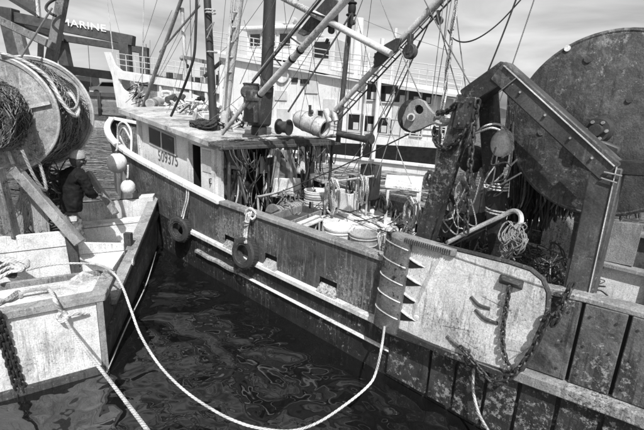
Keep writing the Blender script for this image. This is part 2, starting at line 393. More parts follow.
hb('lower_beam', (52, 68), (116, 76), .5, .62, 41)
hb('lower_beam', (0, 60), (60, 70), .5, .5, 41)
p0, p1 = at_y(60, 23.5, 37.58), at_y(98, 29.6, 37.58)
text('lettering', 'MARINE', .78, 'letter', hz, at_y(60.5, 24.5, 37.55), p1-p0, Z, .005, 1.32)
for q in ((62, 40, 60, 90), (88, 44, 91, 88), (146, 44, 147, 60)): part('hoist_cable', 'wire', hz, ('tube', [at_y(q[0], q[1], 42.6), at_y(q[2], q[3], 42.6)], .03, 5))

# ================================================================== FERRY
fy = thing('ferry', FY(9, 3, 0), 'white two-deck ferry with black hull moored behind the trawler', 'ferry')
def fp(name, m, *c, smooth=False, bevel=0, parent=None): return part(name, m, parent or fy, *c, smooth=smooth, bevel=bevel)
def fbox(s0, s1, b0, b1, z0, z1, z2=None, z3=None):     # z0,z1 at s0 ; z2,z3 at s1
    z2 = z0 if z2 is None else z2; z3 = z1 if z3 is None else z3
    return ('box8', [FY(s0, b0, z0), FY(s1, b0, z2), FY(s1, b1, z2), FY(s0, b1, z0), FY(s0, b0, z1), FY(s1, b0, z3), FY(s1, b1, z3), FY(s0, b1, z1)])
# hull as lofted strips: black below, white above, bow rising to the left
sts = [(-2.5, 0, 1.5, 1.75), (0, 0, 1.45, 1.8), (6, 0, 1.2, 2.0), (12, .0, 1.4, 3.0), (17, .1, 1.8, 4.2), (20, .5, 2.1, 4.5), (22.2, 1.6, 2.3, 4.8), (23.2, 3.0, 2.4, 5.0)]
def fstrip(zlo, zhi, inset=0.0, close=True):
    mb = MB(); n = len(sts)
    near = [FY(s, b+inset, zlo(k)) for s, b, *k in sts] + [FY(s, b+inset, zhi(k)) for s, b, *k in sts]
    far = [FY(s, 6-b-inset, zlo(k)) for s, b, *k in sts] + [FY(s, 6-b-inset, zhi(k)) for s, b, *k in sts]
    fs = [(i, i+1, n+i+1, n+i) for i in range(n-1)]; mb.add(near+far, fs+[tuple(x+2*n for x in f) for f in fs] + [(n-1, 3*n-1, 4*n-1, 2*n-1), (0, n, 3*n, 2*n)] + [(n+i, n+i+1, 3*n+i+1, 3*n+i) for i in range(n-1)])
    return mb
fstrip(lambda k: -.4, lambda k: .58, .02).build('boot_stripe', 'ferry_white', fy)
fstrip(lambda k: .58, lambda k: k[0]).build('lower_hull', 'ferry_black', fy)
fstrip(lambda k: k[0]+.002, lambda k: k[1], .01).build('upper_hull', 'ferry_white', fy)
part('guard', 'ferry_white', fy, ('tube', [FY(s, b-.05, .5) for s, b, *k in sts], .11, 6))
# main deckhouse
fp('deckhouse', 'ferry_white', fbox(-1.6, 12.5, .15, 5.6, 1.7, 4.15, 2.4, 6.0))
deck = fp('upper_deck', 'ferry_white', fbox(-3.0, 3.6, -.25, 6.2, 4.18, 4.42, 4.95, 5.17), fbox(3.6, 12.8, -.25, 6.2, 4.952, 5.172, 6.25, 6.45))
fp('roof_overhang', 'ferry_grey', fbox(-3.2, .4, -.5, 6.4, 4.06, 4.17, 4.40, 4.55))
def fwin(x0, y0, x1, y1, name='window', b=.10):
    a = on_ferry(x0, y0, b); c = on_ferry(x1, y1, b); s0 = (a-FO).dot(FE); s1 = (c-FO).dot(FE); z0, z1 = c.z, a.z
    if s0 < s1: s0, s1 = s1, s0
    fr = MB()
    w = .07
    for q in (fbox(s1-w, s0+w, b-.05, b+.12, z1, z1+w), fbox(s1-w, s0+w, b-.05, b+.12, z0-w, z0), fbox(s1-w, s1, b-.05, b+.12, z0, z1), fbox(s0, s0+w, b-.05, b+.12, z0, z1)): fr.box8(q[1])
    f = fr.build(name, 'ferry_grey', fy, False)
    fp('pane', 'glass', fbox(s1, s0, b, b+.06, z0, z1), parent=f)
    fp('curtain', 'ferry_grey', fbox(s1+.06, s1+(s0-s1)*.55, b-.012, b-.004, z0+.04, z0+(z1-z0)*.5), parent=f)
for q in ((366.5, 84, 377.5, 100), (381.5, 85.5, 392, 102), (395.5, 87, 406, 103.5), (409.5, 89, 419.5, 104), (423, 90.5, 431, 104)): fwin(*q)
for q in ((318, 110.5, 327.5, 123), (331, 112, 340, 125), (349, 114, 359, 130.5), (363, 115.5, 373, 132), (377, 117.5, 387, 133.5), (391, 119.5, 399.5, 134), (412, 123, 421, 136), (436, 127, 444, 139)): fwin(*q)
# plain side panels, porthole ring and nameplate-sized boxes
for q in ((275, 90, 287, 101), (293, 113, 308, 125), (277, 108, 290, 124), (305, 80, 318, 94)):
    a, c = on_ferry(q[0], q[1], .12), on_ferry(q[2], q[3], .12); s0, s1 = (a-FO).dot(FE), (c-FO).dot(FE)
    fp('side_panel', 'ferry_grey', fbox(s1, s0, .08, .16, c.z, a.z), bevel=.03)
part('life_ring', 'ferry_grey', fy, ('torus', on_ferry(282, 75, .05), FN, .42, .06, 24, 6))
fp('vent', 'black', fbox(5.9, 6.5, .05, .16, 4.55, 4.8)); fp('vent', 'black', fbox(6.7, 7.1, .05, .16, 4.62, 4.87))
# pilot house
ph = fp('pilot_house', 'ferry_white', fbox(7.6, 11.2, 1.4, 4.6, 5.9, 7.75, 6.25, 7.8))
fp('pilot_house_roof', 'ferry_white', fbox(7.3, 11.6, 1.1, 4.9, 7.76, 7.98), bevel=.05)
for s0 in (7.9, 9.0, 10.1): 
    w_ = fp('pilot_window', 'ferry_grey', fbox(s0, s0+.9, 1.34, 1.42, 6.75, 7.6)); fp('pane', 'glass', fbox(s0+.08, s0+.82, 1.32, 1.36, 6.83, 7.52), parent=w_)
fp('pilot_door', 'ferry_grey', fbox(11.21, 11.27, 1.7, 2.5, 6.3, 7.6))
part('radar', 'ferry_grey', fy, ('cyl', FY(9.6, 2.6, 7.98), FY(9.6, 2.6, 8.3), .5, .45, 14), ('box', FY(9.6, 2.6, 8.4), (1.6, .2, .15), (FE, FN, Z)))
part('searchlight', 'ferry_grey', fy, ('cyl', FY(8.0, 1.8, 7.98), FY(8.0, 1.8, 8.25), .06), ('cyl', FY(8.0, 1.5, 8.35), FY(8.0, 1.9, 8.35), .18))
cab = fp('upper_cabin', 'ferry_grey', fbox(4.9, 6.6, 1.2, 3.6, 5.3, 7.25), bevel=.06)
fp('cabin_window', 'glass', fbox(5.2, 6.2, 1.16, 1.19, 6.1, 7.0))
for s, z in ((4.3, 5.25), (2.6, 5.05), (7.2, 5.6)): fp('locker', 'ferry_white', fbox(s-.7, s+.5, .5, 1.4, z, z+.6), bevel=.05)
part('mast', 'ferry_white', fy, ('cyl', FY(1.2, .9, 4.7), FY(1.2, .9, 7.6), .11, .09, 10), ('cyl', FY(.6, .9, 6.6), FY(1.8, .9, 6.6), .05), ('cyl', FY(3.6, 1.6, 5), FY(3.6, 1.6, 8.3), .3, .26, 14))
part('post', 'ferry_white', fy, ('cyl', FY(1.5, -.35, .6), FY(1.5, -.35, 6.9), .12, .12, 10)); part('post', 'ferry_white', fy, ('cyl', FY(2.2, -.35, .6), FY(2.2, -.35, 6.2), .05, .05, 8))
for s0 in (.0, 4.2, 8.3): fp('door', 'ferry_grey', fbox(s0, s0+.75, .08, .16, 1.9, 3.75), bevel=.02)
for k in range(12): fp('plate_seam', 'ferry_grey', fbox(-1.3+k*1.15, -1.275+k*1.15, .135, .16, 1.8, 4.1+k*.15))
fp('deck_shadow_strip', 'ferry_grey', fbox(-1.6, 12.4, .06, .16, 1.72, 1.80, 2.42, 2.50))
# railings
def frail(s0, s1, z0, z1, b, n, hgt=1.05, rows=4):
    mb = MB()
    for i in range(rows): mb.tube([FY(s0, b, z0+hgt*(i+1)/rows), FY(s1, b, z1+hgt*(i+1)/rows)], .028, 5)
    for i in range(n+1):
        f = i/n; s, z = s0+(s1-s0)*f, z0+(z1-z0)*f; mb.tube([FY(s, b, z), FY(s, b, z+hgt)], .035, 5)
    mb.build('railing', 'ferry_grey', fy)
frail(-2.8, 3.6, 4.4, 5.15, -.15, 7); frail(3.6, 12.7, 5.15, 6.42, -.15, 9); frail(-2.8, 3.6, 4.42, 5.17, 6.0, 7)
frail(13, 22, 4.3, 5.1, .4, 10, 1.15, 3); frail(13, 22, 4.3, 5.1, 5.4, 10, 1.15, 3); frail(12.6, 12.8, 6.42, 6.42, 5.8, 1); frail(-2.4, 0, 1.8, 1.8, .1, 3, 1.0, 3)
# forward bulwark band; grey block under it paints in the side's shadow
fp('bulwark', 'ferry_white', fbox(12.5, 21.5, -.08, .12, 3.75, 4.25, 4.45, 4.95))
fp('fore_shade_recess', 'grey_paint', fbox(12.5, 19, .25, 5.6, 2.4, 3.7, 3.2, 4.3))
for s in (13.4, 14.7, 16.1, 17.4): fp('stanchion', 'ferry_white', fbox(s, s+.18, -.02, .2, 2.8, 4.1))
for i in range(9):
    s = 13 + i*.8; fp('deck_gear', random.choice(['ferry_grey', 'steel_dark', 'wood_grey']), fbox(s, s+random.uniform(.25, .6), 1.2, 1.8, 4.0, 4.9+random.uniform(-.2, .6)))
# bow plate with an oval opening
outl = [on_ferry(x, y, 0) for x, y in [(104, 52), (109, 52), (114, 65), (121, 70.5), (150, 75), (150, 80), (139, 79), (138, 92), (133, 95), (134, 112), (117, 107), (112, 76)]]
hole = [on_ferry(127+7.5*math.cos(a)+.6*math.sin(a)*3, 83.5+8.5*math.sin(a), 0) for a in [2*math.pi*k/18 for k in range(18)]]
mb = MB(); tri = tessellate_polygon([outl, hole]); allp = outl+hole; n1 = len(outl); n2 = len(hole); d = FN*.18; N = n1+n2
mb.add(allp + [p+d for p in allp], [tuple(t) for t in tri] + [tuple(k+N for k in reversed(t)) for t in tri] + [(i, (i+1) % n1, N+(i+1) % n1, N+i) for i in range(n1)] + [(n1+i, N+n1+i, N+n1+(i+1) % n2, n1+(i+1) % n2) for i in range(n2)])
mb.build('bow_plate', 'ferry_white', fy, False)

# ================================================================== TRAWLER
tr = thing('trawler', B(3, 1.6, 0), 'dark-hulled wooden fishing trawler with white wheelhouse numbered 509375', 'fishing boat')
TRP = tr
def gw(u):            # gunwale height
    if u < -1.7: return 1.62 + .27*min(1, (-1.7-u)/2.2)
    if u < 2.2: return 1.585
    if u < 5.8: return 1.585 + .37*((u-2.2)/3.6)**1.1
    return 1.955 + .62*((u-5.8)/5.6)
def vn(u, top=True):  # near side offset
    if top: return 0 if u < 5.5 else 1.6*((u-5.5)/5.9)**2.1
    return .03 if u < 3.6 else .03+1.57*((u-3.6)/6.6)**1.7
us_top = [-6, -5, -4.3, -3.7, -3.3, -3.0, -2.65, -2.3, -1.7, -.9, 0, 1, 2.2, 3.3, 4.5, 5.5, 6.4, 7.2, 8, 8.7, 9.4, 10, 10.5, 10.9, 11.2, 11.4]
def hull_pt(u, f, zt, far=False):     # f 0 at the keel line, 1 at the gunwale
    zb = -.6; z = zb + (zt-zb)*f; k = max(0, min(1, (z+.2)/(gw(u)+.2)))
    ub = u if u < 5 else 5 + (u-5)*(.80+.20*k)
    va = vn(ub if u >= 5 else u, True); vb = vn(min(ub, 10.2), False); v = vb + (va-vb)*k**.8
    if u >= 11.39: v = 1.6
    return B(ub, 3.2-v if far else v, z)
def hull_strip(zlo, zhi, us, rows, far=False, off=0.0):
    mb = MB(); vs = []
    for u in us:
        for i in range(rows+1):
            z = zlo(u) + (zhi(u)-zlo(u))*i/rows; zt = gw(u); f = (z+.6)/(zt+.6)
            vs.append(hull_pt(u, f, zt, far) - EV*off*(-1 if far else 1))
    R1 = rows+1
    mb.add(vs, [(i*R1+k, (i+1)*R1+k, (i+1)*R1+k+1, i*R1+k+1) for i in range(len(us)-1) for k in range(rows)])
    return mb
# scupper holes: skip cells of the bulwark grid
SC = [(2.05, 1.75), (.86, .56), (-.42, -.76)]
def rail_z(u): return .75 + (.28*min(1, (-1.6-u)/2.8) if u < -1.6 else (.06*((u-1)/3) if u > 1 else 0))
us_mid = sorted(set([u for u in us_top if -1.8 < u < 3.4] + [x for s in SC for x in s]))
zl = lambda u: rail_z(u)+.10; zh = lambda u: rail_z(u)+.27
hull = hull_strip(lambda u: -.6, lambda u: rail_z(u), us_top, 5).build('hull', 'hull_low', tr)
hull_strip(lambda u: -.6, lambda u: gw(u), us_top, 5, far=True).build('hull_plating', 'hull_paint', hull)
hull_strip(lambda u: rail_z(u), lambda u: gw(u), [u for u in us_top if u >= 3.3], 4).build('bow_plating', 'hull_paint', hull)
hull_strip(lambda u: rail_z(u), lambda u: gw(u), [u for u in us_top if u <= -1.7], 3).build('quarter_plating', 'black', hull)
mb = MB(); rows = [lambda u: rail_z(u), zl, zh, lambda u: gw(u)]
for i in range(len(us_mid)-1):
    a, b = us_mid[i], us_mid[i+1]
    for k in range(3):
        if k == 1 and any(s1-.001 <= a and b <= s0+.001 for s0, s1 in SC): continue
        mb.add([B(a, 0, rows[k](a)), B(b, 0, rows[k](b)), B(b, 0, rows[k+1](b)), B(a, 0, rows[k+1](a))], [(0, 1, 2, 3)])
bul = mb.build('bulwark', 'hull_paint', hull, False)
for s0, s1 in SC:
    m_ = (s0+s1)/2; z0, z1 = zl(m_), zh(m_)
    part('scupper', 'black', hull, ('box8', [B(s1, .05, z0-.02), B(s0, .05, z0-.02), B(s0, .12, z0-.02), B(s1, .12, z0-.02), B(s1, .05, z1+.02), B(s0, .05, z1+.02), B(s0, .12, z1+.02), B(s1, .12, z1+.02)]), smooth=False)
    part('scupper_lip', 'wood_light', hull, ('prism', [B(s1-.02, -.06, z0-.06), B(s1-.02, .05, z0+.06), B(s1-.02, .05, z0-.06)], EU*(s0-s1+.04)), smooth=False)
# inner bulwark, deck, caps
inn = MB()
for a, b in zip(us_top[:-4], us_top[1:-4]):
    inn.add([B(a, vn(a)+.11, .6), B(b, vn(b)+.11, .6), B(b, vn(b)+.11, gw(b)-.02), B(a, vn(a)+.11, gw(a)-.02)], [(0, 1, 2, 3)])
inn.build('inner_bulwark', 'grey_paint', hull)
dk = MB()
for a, b in zip(us_top[:-1], us_top[1:]):
    za, zb_ = (.85 if q < 3 else .85+.07*(q-3) for q in (a, b))
    dk.add([B(a, vn(a)+.1, za), B(b, vn(b)+.1, zb_), B(b, 3.1-vn(b), zb_), B(a, 3.1-vn(a), za)], [(0, 1, 2, 3)])
dk.build('deck', 'wood_brown', hull)
def cap(us, w0, w1, h, name, m, far=False, dz=0):
    mb = MB(); vs = []
    for u in us:
        v = vn(u); s = -1 if far else 1; c = (3.2-v) if far else v
        for dv, dzz in ((w0, 0), (w1, 0), (w1, h), (w0, h)): vs.append(B(u, c+s*dv, gw(u)+dz+dzz))
    n = len(us); fs = [(i*4+k, (i+1)*4+k, (i+1)*4+(k+1) % 4, i*4+(k+1) % 4) for i in range(n-1) for k in range(4)] + [(0, 1, 2, 3), ((n-1)*4, (n-1)*4+3, (n-1)*4+2, (n-1)*4+1)]
    mb.add(vs, fs); return mb.build(name, m, hull, bevel=.012)
cap([u for u in us_top if u >= 2.2], -.07, .12, .085, 'gunwale', 'white_paint')
cap([u for u in us_top if u >= 4.5], -.07, .12, .085, 'gunwale', 'white_paint', far=True)
cap([u for u in us_top if -1.8 <= u <= 2.21], -.035, .15, .07, 'cap_rail', 'wood_grey')
cap([-6, -5, -4.3, -3.7, -3.3, -2.65, -2.3, -1.81], -.03, .16, .06, 'cap_rail', 'wood_grey')
cap([u for u in us_top if u <= 4.5], -.05, .13, .07, 'cap_rail', 'wood_grey', far=True)
def rail(name, m, us, zf, d, h):
    mb = MB(); vs = []
    for u in us:
        for dv, dz in ((.03, -h), (-d, -h*.7), (-d, h*.7), (.03, h)): vs.append(B(u, vn(u), zf(u)+dz) + EV*dv)
    n = len(us); mb.add(vs, [(i*4+k, (i+1)*4+k, (i+1)*4+(k+1) % 4, i*4+(k+1) % 4) for i in range(n-1) for k in range(4)] + [(0, 1, 2, 3), ((n-1)*4, (n-1)*4+3, (n-1)*4+2, (n-1)*4+1)])
    return mb.build(name, m, hull, bevel=.01)
def lin(a, b, n=12): return [a+(b-a)*i/n for i in range(n+1)]
rail('rub_rail', 'white_worn', lin(3.5, -1.65), rail_z, .07, .055)
rail('rub_rail', 'wood_grey', lin(-1.66, -6), rail_z, .12, .085)
rail('guard_strip', 'white_worn', lin(1.6, -2.3), lambda u: .40, .035, .02)
rail('guard_timber', 'wood_light', lin(3.1, 1.61), lambda u: .41+.01*math.sin(u*9), .05, .045)
# quarter planks: separate boards with dark joints
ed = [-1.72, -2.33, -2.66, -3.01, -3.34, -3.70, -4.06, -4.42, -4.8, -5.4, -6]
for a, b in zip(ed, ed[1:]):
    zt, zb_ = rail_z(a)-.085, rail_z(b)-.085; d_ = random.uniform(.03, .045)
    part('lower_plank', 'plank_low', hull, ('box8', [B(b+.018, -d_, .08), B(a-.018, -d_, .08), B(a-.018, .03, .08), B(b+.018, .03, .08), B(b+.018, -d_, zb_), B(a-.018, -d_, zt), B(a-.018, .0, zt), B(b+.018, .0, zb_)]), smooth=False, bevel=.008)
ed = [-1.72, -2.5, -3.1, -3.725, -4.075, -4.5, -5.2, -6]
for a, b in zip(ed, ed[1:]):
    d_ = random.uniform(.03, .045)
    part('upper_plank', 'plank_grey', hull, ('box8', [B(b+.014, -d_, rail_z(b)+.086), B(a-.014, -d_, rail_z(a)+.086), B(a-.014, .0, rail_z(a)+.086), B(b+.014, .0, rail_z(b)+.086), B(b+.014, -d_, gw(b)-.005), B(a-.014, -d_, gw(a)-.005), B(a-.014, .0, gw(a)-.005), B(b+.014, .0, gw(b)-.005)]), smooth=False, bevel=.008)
for u in (-3.63, -3.80, -4.0, -4.15, -4.42):
    for f in (.12, .5, .88): part('plank_bolt', 'steel_dark', hull, ('cyl', B(u, -.047, rail_z(u)+.1+(gw(u)-rail_z(u)-.12)*f), B(u, -.02, rail_z(u)+.1+(gw(u)-rail_z(u)-.12)*f), .011, None, 6))
# far bulwark inside: white lower board, mottled upper plywood, ledge, ribs
part('inner_board', 'white_worn', hull, ('box8', [B(-6, 3.0, .8), B(-1.6, 3.0, .8), B(-1.6, 3.06, .8), B(-6, 3.06, .8), B(-6, 3.0, 1.40), B(-1.6, 3.0, 1.36), B(-1.6, 3.06, 1.36), B(-6, 3.06, 1.40)]), smooth=False)
part('inner_board', 'wood_grey', hull, ('box8', [B(-3.75, 3.02, 1.45), B(-2.5, 3.02, 1.40), B(-2.5, 3.07, 1.40), B(-3.75, 3.07, 1.45), B(-3.75, 3.02, 2.08), B(-2.5, 3.02, 1.92), B(-2.5, 3.07, 1.92), B(-3.75, 3.07, 2.08)]), smooth=False)
part('ledge', 'wood_grey', hull, ('box8', [B(-6, 2.9, 1.40), B(-1.6, 2.9, 1.36), B(-1.6, 3.09, 1.36), B(-6, 3.09, 1.40), B(-6, 2.9, 1.45), B(-1.6, 2.9, 1.41), B(-1.6, 3.09, 1.41), B(-6, 3.09, 1.45)]), smooth=False)
for u in (-4.05, -3.05, -2.2): part('rib', 'wood_dark', hull, ('box', B(u, 2.94, 1.1), (.07, .08, .55), (EU, EV, Z)), smooth=False)

# ---- wheelhouse
WV = .52
def rz(u): return 2.56 + (u-2.8)*.098           # roof line
wh = MB()
wh.box8([B(2.95, WV, 1.25), B(3.66, WV, 1.3), B(3.66, WV+.06, 1.3), B(2.95, WV+.06, 1.25), B(2.95, WV, rz(2.95)), B(3.66, WV, rz(3.66)), B(3.66, WV+.06, rz(3.66)), B(2.95, WV+.06, rz(2.95))])
wh.box8([B(4.16, WV, 1.3), B(6.55, WV, 1.5), B(6.55, WV+.06, 1.5), B(4.16, WV+.06, 1.3), B(4.16, WV, rz(4.16)), B(6.55, WV, rz(6.55)), B(6.55, WV+.06, rz(6.55)), B(4.16, WV+.06, rz(4.16))])
wh.box8([B(3.66, WV, 2.46), B(4.16, WV, 2.50), B(4.16, WV+.06, 2.50), B(3.66, WV+.06, 2.46), B(3.66, WV, rz(3.66)), B(4.16, WV, rz(4.16)), B(4.16, WV+.06, rz(4.16)), B(3.66, WV+.06, rz(3.66))])
wh.box8([B(3.3, 2.68, .9), B(6.9, 2.68, 1.2), B(6.9, 2.74, 1.2), B(3.3, 2.74, .9), B(3.3, 2.68, rz(3.3)), B(6.9, 2.68, rz(6.9)), B(6.9, 2.74, rz(6.9)), B(3.3, 2.74, rz(3.3))])
wh.box8([B(6.9, .9, 1.3), B(6.96, .9, 1.3), B(6.96, 2.7, 1.3), B(6.9, 2.7, 1.3), B(6.9, .9, 2.3), B(6.96, .9, 2.3), B(6.96, 2.7, 2.3), B(6.9, 2.7, 2.3)])
wh.box8([B(6.6, WV, 1.4), B(6.9, .9, 1.4), B(6.9, .96, 1.4), B(6.6, WV+.06, 1.4), B(6.6, WV, 2.35), B(6.9, .9, 2.35), B(6.9, .96, 2.35), B(6.6, WV+.06, 2.35)])
WH = wh.build('wheelhouse', 'white_paint', tr, False)
part('aft_wall', 'white_worn', WH, ('box8', [B(3.3, WV+.07, 1.0), B(3.36, WV+.07, 1.0), B(3.36, 2.67, 1.0), B(3.3, 2.67, 1.0), B(3.3, WV+.07, 2.5), B(3.36, WV+.07, 2.5), B(3.36, 2.67, 2.5), B(3.3, 2.67, 2.5)]), smooth=False)
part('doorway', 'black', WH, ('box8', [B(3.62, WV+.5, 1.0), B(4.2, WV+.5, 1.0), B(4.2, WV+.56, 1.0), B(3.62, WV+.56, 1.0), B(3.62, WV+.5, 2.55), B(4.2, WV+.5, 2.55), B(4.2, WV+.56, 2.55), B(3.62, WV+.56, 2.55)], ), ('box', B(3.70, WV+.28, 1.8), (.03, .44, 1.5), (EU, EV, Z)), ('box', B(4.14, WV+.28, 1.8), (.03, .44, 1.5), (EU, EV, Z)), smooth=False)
dr = part('door', 'white_paint', WH, ('box', B(3.40, WV-.03, 1.86), (.50, .045, 1.24), (EU, EV, Z)), smooth=False, bevel=.008)
part('door_panel', 'ferry_grey', dr, ('box', B(3.40, WV-.058, 2.2), (.34, .016, .46), (EU, EV, Z)), smooth=False, bevel=.005)
part('handle', 'black', dr, ('tube', [B(3.24, WV-.05, 1.86), B(3.24, WV-.10, 1.86), B(3.24, WV-.10, 1.76), B(3.24, WV-.05, 1.76)], .012, 6))
part('door_frame', 'white_worn', WH, ('box', B(3.125, WV-.02, 1.86), (.04, .06, 1.24), (EU, EV, Z)), smooth=False)
part('door_frame', 'white_worn', WH, ('box', B(4.19, WV-.02, 1.9), (.06, .06, 1.26), (EU, EV, Z)), smooth=False)
wf = part('window', 'ferry_grey', WH, ('box8', [B(4.78, WV-.03, 2.14), B(6.12, WV-.03, 2.29), B(6.12, WV, 2.29), B(4.78, WV, 2.14), B(4.78, WV-.03, 2.58), B(6.12, WV-.03, 2.78), B(6.12, WV, 2.78), B(4.78, WV, 2.58)]), smooth=False)
for a, b in ((4.83, 5.40), (5.50, 6.06)):
    z = lambda u, q: q + (u-4.8)*.125
    part('pane', 'glass', wf, ('box8', [B(a, WV-.045, z(a, 2.18)), B(b, WV-.045, z(b, 2.18)), B(b, WV-.02, z(b, 2.18)), B(a, WV-.02, z(a, 2.18)), B(a, WV-.045, z(a, 2.55)), B(b, WV-.045, z(b, 2.55)), B(b, WV-.02, z(b, 2.55)), B(a, WV-.02, z(a, 2.55))]), smooth=False)
a_, b_ = on_v(158, 160, WV-.008), on_v(180.5, 167.5, WV-.008)
text('registration_number', '509375', .37, 'number_dark', WH, a_, b_-a_, Z, .003, (b_-a_).length/1.27)
# corner posts and front windows
for p in ((6.62, WV-.04), (6.86, .82), (6.95, 1.5), (6.95, 2.1), (6.95, 2.7)):
    part('post', 'white_paint', WH, ('box', B(p[0], p[1], 2.3), (.11, .09, 1.5), (EU, EV, Z)), smooth=False)
for v0 in (.98, 1.56, 2.16): part('front_window', 'glass', WH, ('box', B(6.94, v0+.25, 2.6), (.02, .46, .55), (EU, EV, Z)), smooth=False)
rf = MB()
def slab(mb, us, v0, v1, zf, h):
    vs = []
    for u in us:
        for k in range(7):
            f = k/6; vs.append(B(u, v0+(v1-v0)*f, zf(u)+.10*math.sin(math.pi*f)))
    n = len(us); top_ = [p+Z*h for p in vs]; N = len(vs); fs = []
    for i in range(n-1):
        for k in range(6): q = (i*7+k, i*7+k+1, (i+1)*7+k+1, (i+1)*7+k); fs += [q, tuple(x+N for x in reversed(q))]
    for i in range(n-1): fs += [(i*7, (i+1)*7, (i+1)*7+N, i*7+N), (i*7+6, i*7+6+N, (i+1)*7+6+N, (i+1)*7+6)]
    for k in range(6): fs += [(k, k+N, k+1+N, k+1), ((n-1)*7+k, (n-1)*7+k+1, (n-1)*7+k+1+N, (n-1)*7+k+N)]
    mb.add(vs+top_, fs); return mb
slab(rf, [2.9, 3.6, 4.4, 5.2, 6, 6.9, 7.2], .22, 2.98, lambda u: rz(u)-.005, .10)
roof = rf.build('roof', 'roof_paint', WH)
slab(MB(), [2.42, 2.65, 2.895], .20, 3.55, lambda u: rz(u)-.0, .085).build('canopy', 'wood_dark', WH)
mb = MB(); mb.beam(B(2.40, .20, rz(2.4)+.07), B(2.43, 3.55, rz(2.4)+.045), .08, .075); mb.build('canopy_edge', 'wood_dark', WH, bevel=.015)
for v in (.45, 1.45, 2.5, 3.4): part('canopy_post', 'steel_dark', WH, ('cyl', B(2.6, v, .85), B(2.55, v, rz(2.5)), .035, .035, 8))
# shaded gear hung under the canopy (fixed piping, hoses, panels)
part('aft_doorway', 'black', WH, ('box', B(3.27, 1.75, 1.75), (.05, .65, 1.5), (EU, EV, Z)), smooth=False)
part('aft_locker', 'grey_paint', WH, ('box', B(3.05, 2.9, 1.5), (.4, .5, 1.3), (EU, EV, Z)), bevel=.02)
for v, z in ((1.5, 2.15), (2.95, 2.3), (3.25, 2.25)): part('notice_board', 'ferry_grey', WH, ('box', B(2.75, v+.0, z), (.02, .28, .36), (EU, EV, Z)), smooth=False)
for i in range(44):
    v = random.uniform(.6, 3.3); u = random.uniform(2.55, 3.2); m_ = random.choice(['pole_dark', 'wire', 'rope_grey', 'black', 'galv'])
    p = [B(u, v, 2.5), B(u+random.uniform(-.15, .15), v+random.uniform(-.15, .15), 2.0), B(u+random.uniform(-.2, .2), v+random.uniform(-.2, .2), 1.5), B(u, v+random.uniform(-.3, .3), .95)]
    part('hose', m_, WH, ('tube', spl(p, 5), random.choice([.008, .012, .02, .028]), 6))
for i in range(22):
    part('pump_fitting', random.choice(['steel_dark', 'galv', 'grey_paint', 'black', 'white_worn']), WH, ('cyl', B(3.24, random.uniform(.65, 1.4), random.uniform(1.1, 2.2)), B(3.05, random.uniform(.65, 1.4), random.uniform(1.1, 2.2)), random.uniform(.03, .09), None, 10))
for i in range(20):
    v = random.uniform(.3, 3.3); part('hanging_line', random.choice(['rope_dark', 'rope_grey', 'wire', 'black']), WH, ('tube', spl([B(2.38, v, rz(2.4)+.05), B(2.33, v+.02, 2.42), B(2.35, v+random.uniform(.05, .25), random.uniform(2.05, 2.4)), B(2.36, v+random.uniform(.2, .5), random.uniform(2.3, 2.5))], 5), random.uniform(.006, .014), 5))
part('rail_pipe', 'pole_dark', WH, ('tube', spl([on_v(235, 150, .62), on_v(238, 170, .62), on_v(243, 190, .6), on_v(247, 204, .55)], 6), .035, 8))

# ---- funnel, masts, booms
def RV(x, y, v): return on_v(x, y, v)
fv = 1.5
fb = on_v(259, 127, fv); ft = on_v(262, 84, fv)
part('funnel', 'steel_dark', tr, ('box', (fb+ft)/2, (.40, .40, (ft-fb).length*.95), (EU, EV, (ft-fb).normalized())), ('cyl', fb-Z*.25, fb+Z*.05, .17, .17, 12), bevel=.05)
part('funnel_drum', 'steel_dark', tr, ('cyl', on_v(251, 122, fv-.35), on_v(251, 84, fv-.35), .15, .15, 18), ('torus', on_v(251, 84, fv-.35), Z, .15, .018, 18, 6))
part('exhaust_pipe', 'pole_dark', tr, ('cyl', on_v(266, 92, fv), on_v(271, -25, fv), .125, .12, 16), ('torus', on_v(266.5, 86, fv), Z, .135, .02, 18, 6))
mastb = part('mast', 'pole_dark', tr, ('cyl', on_v(214, 132, .9), on_v(206, -25, .9), .088, .075, 14))
part('lashing', 'rope_light', mastb, ('torus', on_v(210, 10, .9), Z, .10, .014, 16, 6))
for y_ in (13, 52): part('lashing', 'rope_light', mastb, ('torus', on_v(210+y_*.04, y_, .9), Z, .10, .014, 16, 6))
part('lashing', 'rope_light', mastb, ('tube', spl([on_v(207, 30, .8), on_v(214, 22, .8), on_v(207, 38, .8)], 5), .012, 5))
part('mast_foot', 'steel_dark', mastb, ('cyl', on_v(214, 133, .9), on_v(214, 126, .9), .17, .13, 14))
wm = part('derrick_post', 'pole_light', tr, ('cyl', on_v(224, 122, 1.1), on_v(242, -20, 1.1), .088, .078, 14))
part('ladder_rail', 'pole_light', wm, ('cyl', on_v(224, 95, .9), on_v(234, -20, .9), .028, .026, 8))
for y in (22, 37, 62, 78, 88): part('band', 'black', wm, ('cyl', on_v(237.8-(y/142)*17-.1, y, 1.1)-Z*.02, on_v(237.8-(y/142)*17-.1, y, 1.1)+Z*.02, .092, None, 14))
for y in (12, 27, 42, 57, 72): part('rung', 'pole_light', wm, ('cyl', on_v(233-y*.115, y, .92), on_v(240-y*.118, y, 1.08), .018, None, 6))
